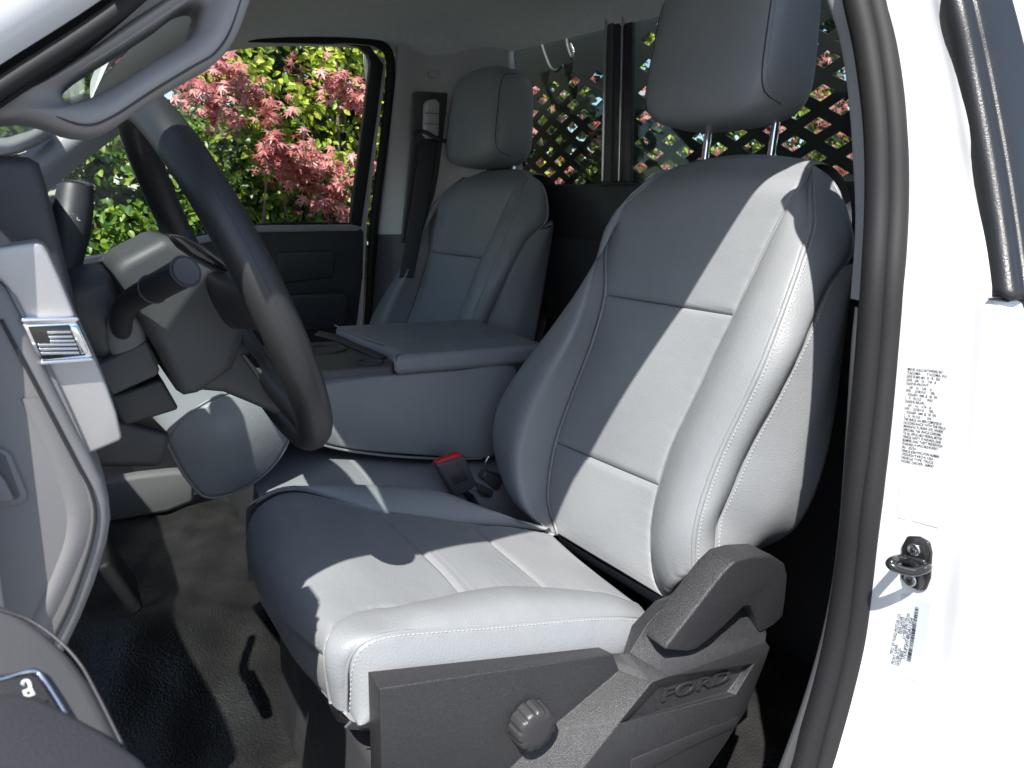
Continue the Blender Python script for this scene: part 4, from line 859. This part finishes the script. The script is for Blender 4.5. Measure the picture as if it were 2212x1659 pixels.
ring_handle('handle_ring', gh, outer, inner, -.235, HG, dep=.045, bulge=.012)
gv = UYs([(120, 250), (166, 268), (200, 270), (240, 254), (333, 195), (420, 142), (462, 117), (492, 76), (522, -10)], -.2445)
# inlaid groove follows the face of the ring
gsm = spline(gv, 6); sweep('handle_groove', gsm+[0, -.0008, 0], .0009, PLASTIC, gh, n=6, k=1)
oe = UYs([(-150, 345), (-40, 262), (60, 212), (140, 172), (273, 92), (400, 8), (520, -70)], -.238)
rl_ = resample(spline(RAIL[:5]), 7)
loft('pillar_cover', [rl_+[.003, .026, -.002], oe*.6+rl_*.4+[.0, .008, 0], oe, oe+[-.01, .022, .012], oe+[-.04, .035, .05]], PILLARG, gh, nv=24, k=4, ref=(.3, -1, -.3))
gh2 = thing('far_grab_handle', (-.15, 1.24, 1.0), 'pale sunlit grab handle on the far windshield pillar', 'grab handle')
o2 = UYs([(-60, 335), (0, 330), (20, 334), (60, 322), (115, 288), (108, 272), (95, 268), (60, 268), (20, 256), (-20, 262), (-60, 285)], 1.245)
i2 = UYs([(-40, 310), (0, 294), (6, 295), (20, 294), (66, 272), (40, 262), (20, 256), (0, 262), (-20, 278)], 1.245)
ring_handle('handle_ring', gh2, o2, i2, 1.245, TRIML, dep=.04, bulge=.02)
lp2 = UYs([(133, 205), (165, 150), (183, 160), (184, 210), (160, 222)], 1.235)
prism('pillar_cap', lp2, (0, .03, 0), TRIML, gh2, bevel=.006)

# ================================================================== PASSENGER DOOR
pd = thing('passenger_door', (.2, 1.36, .1), 'closed passenger door with dark panel and clear side window', 'car door')
prism('door_panel', Ts([(-100, 610), (140, 572), (340, 540), (560, 494), (700, 489), (778, 491), (788, 500), (785, 600), (772, 705), (745, 800), (640, 860), (420, 1040), (160, 1075), (-100, 1100)], .015), (0, .06, .0), PLASTIC, pd, bevel=.012, seg=4, label='black moulded inner door panel')
prism('window_sill', Ts([(140, 566), (340, 528), (560, 487), (760, 485), (780, 489), (776, 499), (560, 502), (340, 545), (140, 580)], .03), (0, .05, 0), PILLARG, pd, bevel=.004)
prism('panel_bolster', Ts([(600, 545), (720, 540), (728, 548), (722, 600), (600, 615)], .022), (0, .02, 0), PLASTIC, pd, bevel=.008)
prism('door_armrest', Ts([(560, 640), (745, 632), (755, 642), (750, 690), (735, 705), (560, 725)], .06), (0, .06, 0), PLASTIC, pd, bevel=.012)
prism('map_pocket', UYs([(160, 1050), (205, 1045), (300, 1028), (372, 1020), (420, 1018), (420, 1085), (360, 1108), (240, 1130), (160, 1140)], 1.22), (0, .05, 0), TRIMG, pd, bevel=.012, label='grey lower door pocket in a patch of sun')
prism('window_frame', Ts([(470, 82), (760, 86), (800, 100), (829, 140), (815, 250), (781, 490), (756, 490), (758, 470), (801, 135), (795, 118), (775, 101), (745, 96), (470, 91)], .0), (0, .02, .0), BLACKS, pd, bevel=.002, label='black window frame')
sweep('window_seal', Ts([(130, 570), (340, 530), (560, 487), (765, 484)], .012), .005, RUBBER, pd, n=8)
prism('side_window', Ts([(-80, 600), (130, 568), (560, 486), (762, 486), (806, 130), (780, 97), (470, 88), (330, 160), (150, 300)], -.012), (0, .004, 0), GLASS, pd, bevel=0, smooth=False, label='clear passenger side window glass')
lk = T((712, 486), .012); a = np.linspace(0, 2*np.pi, 12, endpoint=False)
sweep('lock_knob', [lk+[0, 0, 0], lk+[0, 0, .012], lk+[0, 0, .034]], [.008, .004, .005], PLASTIC, pd, n=10, k=2)
mr = thing('side_mirror', (-.3, 1.65, .95), 'far side mirror reflecting pale house wall through the window', 'mirror')
mpx = [(20, 330), (60, 310), (118, 290), (130, 310), (136, 360), (141, 432), (60, 445), (20, 450)]
prism('mirror_housing', UYs([(10, 320), (60, 300), (120, 280), (134, 296), (140, 350), (147, 440), (60, 456), (10, 465)], 1.66), (-.06, .10, 0), BLACKS, mr, bevel=.006)
prism('mirror_glass', UYs(mpx, 1.655), (0, .003, 0), MIRR, mr, bevel=0, smooth=False)

# ================================================================== PASSENGER BELT
sb = thing('passenger_seat_belt', (.85, 1.2, .4), 'dark seat belt hanging from its pillar guide beside the passenger seat', 'seat belt')
prism('guide_slot', UYs([(895, 200), (905, 197), (968, 200), (965, 300), (940, 420), (905, 520), (868, 525), (880, 400), (890, 300)], 1.226), (0, .012, 0), PLASTICG, sb, bevel=.004)
gd = [(922, 222), (930, 214), (944, 214), (951, 222), (949, 292), (940, 300), (926, 299), (919, 290)]
prism('belt_guide', UYs(gd, 1.195), (0, .03, 0), TRIML, sb, bevel=.006, label='grey belt height adjuster')
for yy_ in (245, 268): sweep('guide_groove', UYs([(918, yy_-1), (935, yy_), (951, yy_+1)], 1.1945), .0011, PLASTIC, sb, n=6, k=3)
sweep('guide_ring', UYs([(896, 300), (893, 290), (900, 283), (920, 286), (945, 300), (965, 306)], 1.19), .006, PLASTIC, sb, n=10)
wb0 = UYs([(906, 305), (900, 360), (888, 440), (872, 540), (862, 600)], [1.185, 1.19, 1.19, 1.18, 1.17]); wb1 = UYs([(946, 308), (938, 360), (924, 440), (905, 540), (893, 600)], [1.185, 1.18, 1.175, 1.165, 1.155])
loft('webbing', [wb0, wb0*.5+wb1*.5+[0, -.003, 0], wb1], WEB, sb, nv=24, k=4, mods=[('solid', .0016, 0)])

# ================================================================== REAR RACK (diamond cut plate)
rk_ = thing('headache_rack', (1.1, .4, .1), 'black steel headache rack with diamond cut-outs behind the rear window', 'rack')
XR = 1.10; A_, B_ = .050, .0300
Vr, Fr = [], []
vmap = {}
def vid(y, z):
    k_ = (round(y, 5), round(z, 5))
    if k_ not in vmap: vmap[k_] = len(Vr); Vr.append((XR, y, z))
    return vmap[k_]
ylim = lambda y, z: (UX((1118, 300), XR)[1] > y > UX((1283, 300), XR)[1] and z < 1.262) or (UX((1362, 300), XR)[1] > y)
for j in range(-16, 20):
    for i in range(-9, 16):
        yc = i*2*A_+(j % 2)*A_+.01; zc = 1.0+j*B_
        if not (-.5 < yc < 1.25 and .62 < zc < 1.5): continue
        o4 = [(yc-A_, zc), (yc, zc+B_), (yc+A_, zc), (yc, zc-B_)]
        ids = [vid(*p) for p in o4]
        if ylim(yc, zc) and zc > .70:
            inn = [vid(yc+(y-yc)*.63, zc+(z-zc)*.53) for y, z in o4]
            for q in range(4): Fr.append((ids[q], ids[(q+1) % 4], inn[(q+1) % 4], inn[q]))
        else: Fr.append(tuple(ids))
mk('diamond_plate', Vr, Fr, BLACKS, rk_, smooth=False, mods=[('solid', .005, 0), ('bevel', .0008, 1)], label='black plate cut with diamond holes')
for y in (-.5, 1.25): rbox('rack_post', (XR, y, .7), [(1, 0, 0), (0, 1, 0), (0, 0, 1)], (.025, .03, .85), BLACKS, rk_, bevel=.006)
rbox('top_rail', (XR, .38, 1.53), [(1, 0, 0), (0, 1, 0), (0, 0, 1)], (.025, .9, .03), BLACKS, rk_, bevel=.006)
rbox('bottom_rail', (XR, .38, .62), [(1, 0, 0), (0, 1, 0), (0, 0, 1)], (.025, .9, .03), BLACKS, rk_, bevel=.006)
for (p, ww) in ((((1170, 95), (1178, 120), (1192, 150), (1205, 152), (1215, 143)), 'coiled silver wire end hanging left at the rear window top'), (((1222, 72), (1226, 100), (1236, 125), (1238, 112), (1232, 96)), 'coiled wire end hanging right at the rear window top')):
    wr = thing('light_wire', UX(p[0], 1.05), ww, 'wire', 'wires at the rear window')
    sweep('wire_sleeve', UXs(p, 1.05), .0045, PLASTICG, wr, n=10)
    pe = UXs(p, 1.05); sm = spline(pe, 10)[20:]
    hel = []
    for i_, c in enumerate(resample(sm, 60)): hel.append(c+.005*np.array([0, math.cos(i_*1.9), math.sin(i_*1.9)]))
    sweep('wire_coil', hel, .0014, STEEL, wr, n=6, k=2)
    q = UX(p[0], 1.05); prism('wire_bracket', [q+[0, .03, .02], q+[0, -.02, .02], q+[0, -.012, -.006], q+[0, .012, -.012]], (.003, 0, 0), STEEL, wr, bevel=.001)

# ================================================================== OPEN DRIVER DOOR (lower left, close to the camera)
dd = thing('driver_door', (-.5, -.6, .2), 'open driver door armrest with lock switch, lower left corner', 'car door')
DN = np.array([.45, -.25, .85]); DN /= np.linalg.norm(DN)
D0 = UY((100, 1500), -.52)
def DP(P, o=0): return np.array([UP(p, D0+DN*o, DN) for p in P])
do = [(-300, 1180), (-60, 1255), (0, 1284), (50, 1305), (110, 1350), (170, 1405), (215, 1465), (250, 1530), (285, 1600), (330, 1680), (380, 1790), (380, 1900), (-300, 1900)]
ar = prism('door_armrest', DP(do), -DN*.05, mat('dark_mauve_plastic', (.075, .075, .08), .55, bump=('n', 900, .00015), rvar=(20, .45, .6)), dd, bevel=.010, seg=5, ang=40, label='soft dark armrest of the open door')
sweep('armrest_seam', DP([(-60, 1300), (0, 1318), (60, 1338), (120, 1378), (170, 1430), (210, 1500), (250, 1580), (300, 1680)], .0006), .0007, PLASTIC, ar, n=6)
bz_ = DP([(-60, 1470), (0, 1462), (60, 1447), (78, 1447), (92, 1456), (120, 1500), (158, 1562), (200, 1600), (150, 1660), (-60, 1760)], .001)
prism('switch_panel', bz_, DN*.0012, BLACKP, dd, bevel=.0006)
sweep('chrome_surround', DP([(-40, 1476), (0, 1468), (40, 1455), (66, 1450), (82, 1453), (96, 1470), (125, 1515), (152, 1560)], .002), .0012, CHROME, dd, n=8, k=8)
sw = prism('lock_switch', DP([(-30, 1482), (20, 1472), (62, 1462), (80, 1468), (120, 1530), (142, 1566), (90, 1600), (-30, 1560)], .0028), DN*.0015, PLASTIC, dd, bevel=.0008)
ic = lambda P: DP(P, .0046)
mk('padlock_body', ic([(48, 1492), (68, 1484), (76, 1500), (54, 1508)]), [(0, 1, 2, 3)], INKW, sw, smooth=False)
mk('padlock_hole', DP([(56, 1495), (63, 1492), (66, 1498), (59, 1501)], .0048), [(0, 1, 2, 3)], PLASTIC, sw, smooth=False)
sweep('padlock_shackle', ic([(66, 1487), (64, 1476), (58, 1470), (50, 1473), (49, 1479)]), .0006, INKW, sw, n=6)
mk('lock_light', ic([(84, 1517), (104, 1510), (106, 1516), (88, 1524)]), [(0, 1, 2, 3)], mat('blue_grey_chrome', (.35, .42, .5), .2, metal=1), sw, smooth=False)
rest = DP([(-300, 1565), (0, 1535), (60, 1545), (110, 1570), (200, 1620), (300, 1690), (300, 1900), (-300, 1900)], .006)
prism('armrest_pad', rest, DN*.012, mat('dark_blue_grey_vinyl', (.032, .032, .038), .6, bump=('n', 700, .0002)), dd, bevel=.007, seg=4, ang=40)
dp = np.array([(-.62, -.50, .05), (-.62, -.50, .62), (-.42, -1.2, .62), (-.42, -1.2, .05)])
prism('door_skin', [(-.60, -.54, -.05), (-.60, -.54, .60), (-.30, -1.3, .60), (-.30, -1.3, -.05)], (-.09, -.03, 0), WHITE, dd, bevel=.02)

# ================================================================== HEDGE AND MAPLE BEYOND THE PASSENGER WINDOW
def leaf_oval(L=.036, W=.021):
    n_ = 7; V_, F_ = [], []
    for i in range(n_):
        t = i/(n_-1); w_ = W*.5*math.sin(math.pi*t**.85)**.8 if 0 < t < 1 else 0
        V_ += [(-w_, t*L, .004*math.sin(t*3)), (0, t*L, -.0035*math.sin(t*math.pi)+.004*math.sin(t*3)), (w_, t*L, .004*math.sin(t*3))]
    for i in range(n_-1):
        a = i*3; F_ += [(a, a+1, a+4, a+3), (a+1, a+2, a+5, a+4)]
    return np.array(V_), F_
def leaf_maple(S=.034):
    lob = [(-128, .42), (-104, .20), (-82, .70), (-58, .30), (-42, .92), (-20, .36), (0, 1.12), (20, .36), (42, .92), (58, .30), (82, .70), (104, .20), (128, .42), (165, .10), (-165, .10)]
    lob.sort(); V_ = [(0, 0, .0)]
    for a, r_ in lob: V_.append((S*r_*math.sin(R(a)), S*r_*math.cos(R(a)), -.006*r_*r_-.003*abs(math.sin(R(a)))))
    n_ = len(lob); F_ = [(0, 1+i, 1+(i+1) % n_) for i in range(n_)]
    return np.array(V_), F_
def frames(n_, nmean, tipmean, spread):
    N_ = np.array(nmean)+rng.normal(0, spread, (n_, 3)); N_ /= np.linalg.norm(N_, axis=1, keepdims=True)
    T_ = np.array(tipmean)+rng.normal(0, spread*1.1, (n_, 3)); T_ -= (T_*N_).sum(1, keepdims=True)*N_; T_ /= np.linalg.norm(T_, axis=1, keepdims=True)
    return np.cross(T_, N_), T_, N_
def leafcloud(name, P_, shape, m, parent, nmean, tip, spread, smin=.7, smax=1.25, kind='stuff', tone=(0, 1)):
    V0, F0 = shape; n_ = len(P_); X_, T_, N_ = frames(n_, nmean, tip, spread); s_ = rng.uniform(smin, smax, n_)
    V_ = P_[:, None]+s_[:, None, None]*(V0[None, :, :1]*X_[:, None]+V0[None, :, 1:2]*T_[:, None]+V0[None, :, 2:]*N_[:, None])
    k_ = len(V0); F_ = [tuple(i*k_+q for q in f) for i in range(n_) for f in F0]
    o = mk(name, V_.reshape(-1, 3), F_, m, parent, smooth=False, kind=kind)
    at = o.data.attributes.new('tone', 'FLOAT', 'FACE'); at.data.foreach_set('value', np.repeat(rng.uniform(*tone, n_), len(F0)).astype(np.float32))
    return o
_lm = {}
def leaves_single(name, P_, shape, key, m, parent, nmean, tip, spread, smin=.75, smax=1.25):
    if key not in _lm:
        me = bpy.data.meshes.new(name); me.from_pydata(shape[0].tolist(), [], [list(f) for f in shape[1]]); me.materials.append(m); _lm[key] = me
    X_, T_, N_ = frames(len(P_), nmean, tip, spread)
    for p, x, t, nn_ in zip(P_, X_, T_, N_):
        o = bpy.data.objects.new(name, _lm[key]); link(o, parent); s = rng.uniform(smin, smax)
        o.matrix_local = Matrix.Translation(Vector(p-wl(parent))) @ Matrix((( x[0]*s, t[0]*s, nn_[0]*s, 0), (x[1]*s, t[1]*s, nn_[1]*s, 0), (x[2]*s, t[2]*s, nn_[2]*s, 0), (0, 0, 0, 1)))
GREEN = leafmat('green_leaf', (.04, .10, .012), (.10, .19, .018), (.24, .32, .03))
YELLOW = leafmat('yellow_green_leaf', (.18, .28, .02), (.36, .44, .035), (.55, .56, .10))
MAPLE = leafmat('red_maple_leaf', (.26, .04, .035), (.50, .17, .17), (.62, .29, .28), tr=.28)
SHADEG = leafmat('shaded_leaf', (.015, .03, .008), (.025, .05, .012), (.04, .07, .015))  # inner leaves: shade inside the hedge put into the leaf colour
OV, MPL = leaf_oval(), leaf_maple()
def clumps(n_, lo, hi, nc, r_):
    lo, hi = np.array(lo), np.array(hi); c = lo+(hi-lo)*rng.random((nc, 3)); i = rng.integers(0, nc, n_)
    d = rng.normal(0, 1, (n_, 3)); d /= np.linalg.norm(d, axis=1, keepdims=True)
    return c[i]+d*np.array(r_)*(rng.random((n_, 1))**.45)
def stems(name, parent, base, tops, r0, m=BARK):
    V_, F_ = [], []
    for tp_ in tops:
        P_ = spline([base, (np.array(base)*.5+np.array(tp_)*.5)+rng.normal(0, .05, 3), tp_], 6); o = len(V_)
        for i, p in enumerate(P_):
            rr_ = r0*(1-.8*i/len(P_))
            for q in range(6): V_.append(p+[rr_*math.cos(q*1.047), rr_*math.sin(q*1.047), 0])
        for i in range(len(P_)-1):
            for q in range(6): F_.append((o+i*6+q, o+i*6+(q+1) % 6, o+(i+1)*6+(q+1) % 6, o+(i+1)*6+q))
    return mk(name, V_, F_, m, parent)
UPN = (0.0, -.75, .75)
def shrub(label, lo, hi, n_, m, nsing, nc, core=True):
    lo, hi = np.array(lo), np.array(hi); c = (lo+hi)/2
    t = thing('evergreen_shrub', (c[0], c[1], -.8), label, 'shrub', 'shrubs beyond the passenger side')
    stems('stems', t, (c[0], c[1]+.1, -.8), [lo+(hi-lo)*rng.random(3) for _ in range(9)], .018)
    leafcloud('foliage', clumps(n_, lo, hi, nc, (.10, .09, .09)), OV, m, t, UPN, (0, -.3, -.6), .55)
    if core: leafcloud('inner_foliage', clumps(n_//2, lo+[0, .18, 0], hi+[0, .30, 0], nc, (.13, .1, .12)), OV, SHADEG, t, UPN, (0, -.2, -.5), .6, 1.1, 1.9)
    if nsing: leaves_single('leaf', clumps(nsing, lo+[0, -.06, 0], [hi[0], lo[1]+.04, hi[2]], nc, (.09, .03, .09)), OV, m.name, m, t, UPN, (0, -.3, -.6), .5)
    return t
shrub('dark green evergreen shrub filling the lower left of the passenger window', (-.30, 2.0, .25), (.62, 2.25, 1.18), 5200, GREEN, 150, 170)
shrub('bright yellow green shrub at the upper right of the passenger window', (.38, 2.02, .9), (1.25, 2.3, 1.75), 3600, YELLOW, 150, 90)
shrub('mid green shrub below the red maple sprays', (.35, 2.05, .2), (1.35, 2.3, 1.0), 3000, GREEN, 0, 90)
shrub('mixed green shrub seen through the diamond cut-outs', (1.3, 2.0, .5), (4.6, 2.4, 1.8), 5200, YELLOW, 0, 170)
shrub('tall dark shrub behind the upper window edge', (-.6, 2.5, .9), (1.4, 2.8, 2.1), 5000, GREEN, 0, 90)
mp = thing('maple_tree', (.9, 2.35, -.8), 'red leaved maple tree with pink sunlit sprays outside the passenger window', 'tree')
sweep('trunk', [(.9, 2.35, -.85), (.92, 2.33, -.1), (.85, 2.3, .6), (.9, 2.3, 1.5), (.8, 2.3, 2.2)], [.05, .04, .032, .022, .012], BARK, mp, n=10)
SPR = [((455, 120), 48, 30), ((505, 150), 50, 36), ((555, 190), 45, 26), ((600, 225), 34, 14), ((480, 225), 46, 26), ((440, 175), 50, 22),
       ((585, 300), 48, 26), ((640, 318), 60, 40), ((700, 345), 55, 38), ((655, 365), 55, 36), ((725, 395), 42, 26), ((690, 420), 42, 22), ((740, 440), 26, 10), ((610, 335), 45, 20),
       ((745, 165), 40, 22), ((780, 205), 36, 20), ((715, 150), 34, 14), ((790, 330), 34, 14), ((330, 190), 45, 16), ((380, 150), 45, 16)]
tips = []; Pm = []
for (p, rr_, k_) in SPR:
    c = UY(p, 1.80+rng.uniform(-.06, .10)); tips.append(c); s = rr_/FPX*np.linalg.norm(c-CAM)
    d = rng.normal(0, .42, (k_, 3)); Pm.append(c+d*np.array([s, s*.7, s*.55])+np.array([0, 0, 1])*(-.25*np.abs(d[:, :1])*s))
Pm = np.vstack(Pm)
stems('branch', mp, (.88, 2.3, 1.2), tips, .006)
idx = rng.permutation(len(Pm)); ns_ = min(300, len(Pm))
leaves_single('maple_leaf', Pm[idx[:ns_]], MPL, 'maple', MAPLE, mp, (0, -.55, .85), (-.1, -.35, -.8), .33, .8, 1.25)
leafcloud('crown', np.vstack([Pm[idx[ns_:]]+[0, .03, -.02], Pm+[.02, .07, -.03]+rng.normal(0, .02, Pm.shape), clumps(90, (.35, 2.0, 1.25), (1.15, 2.25, 1.7), 12, (.1, .08, .06))]), MPL, MAPLE, mp, (0, -.5, .85), (-.1, -.35, -.8), .45, .75, 1.2, tone=(0, .6))
mp2 = thing('maple_tree', (2.6, 2.6, -.8), 'second red maple glimpsed through the diamond cut-outs', 'tree')
sweep('trunk', [(2.6, 2.6, -.85), (2.55, 2.55, .3), (2.7, 2.5, 1.2), (2.6, 2.5, 2.0)], [.06, .05, .035, .015], BARK, mp2, n=10)
leafcloud('crown', clumps(2600, (1.5, 1.85, .7), (4.6, 2.2, 1.9), 110, (.16, .10, .07)), MPL, MAPLE, mp2, (0, -.55, .8), (-.1, -.35, -.8), .45, .8, 1.35)
# deep hedge mass behind everything, its shade painted into the leaf colour
hb = thing('hedge', (1.8, 3.1, -.8), 'dense hedge, leaves coloured dark as if shaded, closing the view behind the shrubs', 'hedge')
leafcloud('foliage', np.column_stack([rng.uniform(-1.3, 7.5, 22000), rng.normal(3.15, .15, 22000), rng.uniform(-.7, 3.1, 22000)]), OV, SHADEG, hb, UPN, (0, -.3, -.6), .5, 2.2, 4.2)
# pale clapboard wall behind the truck, mirrored in the far side mirror
gw = thing('house_wall', (9, 3, -.8), 'pale clapboard house wall behind the truck seen in the side mirror', 'wall')
for i in range(14): rbox('clapboard', (9+.012*(i % 2), 1.5, -.7+i*.2), [(1, 0, .08), (0, 1, 0), (-.08, 0, 1)], (.012, 4, .102), WHITE, gw, bevel=0)
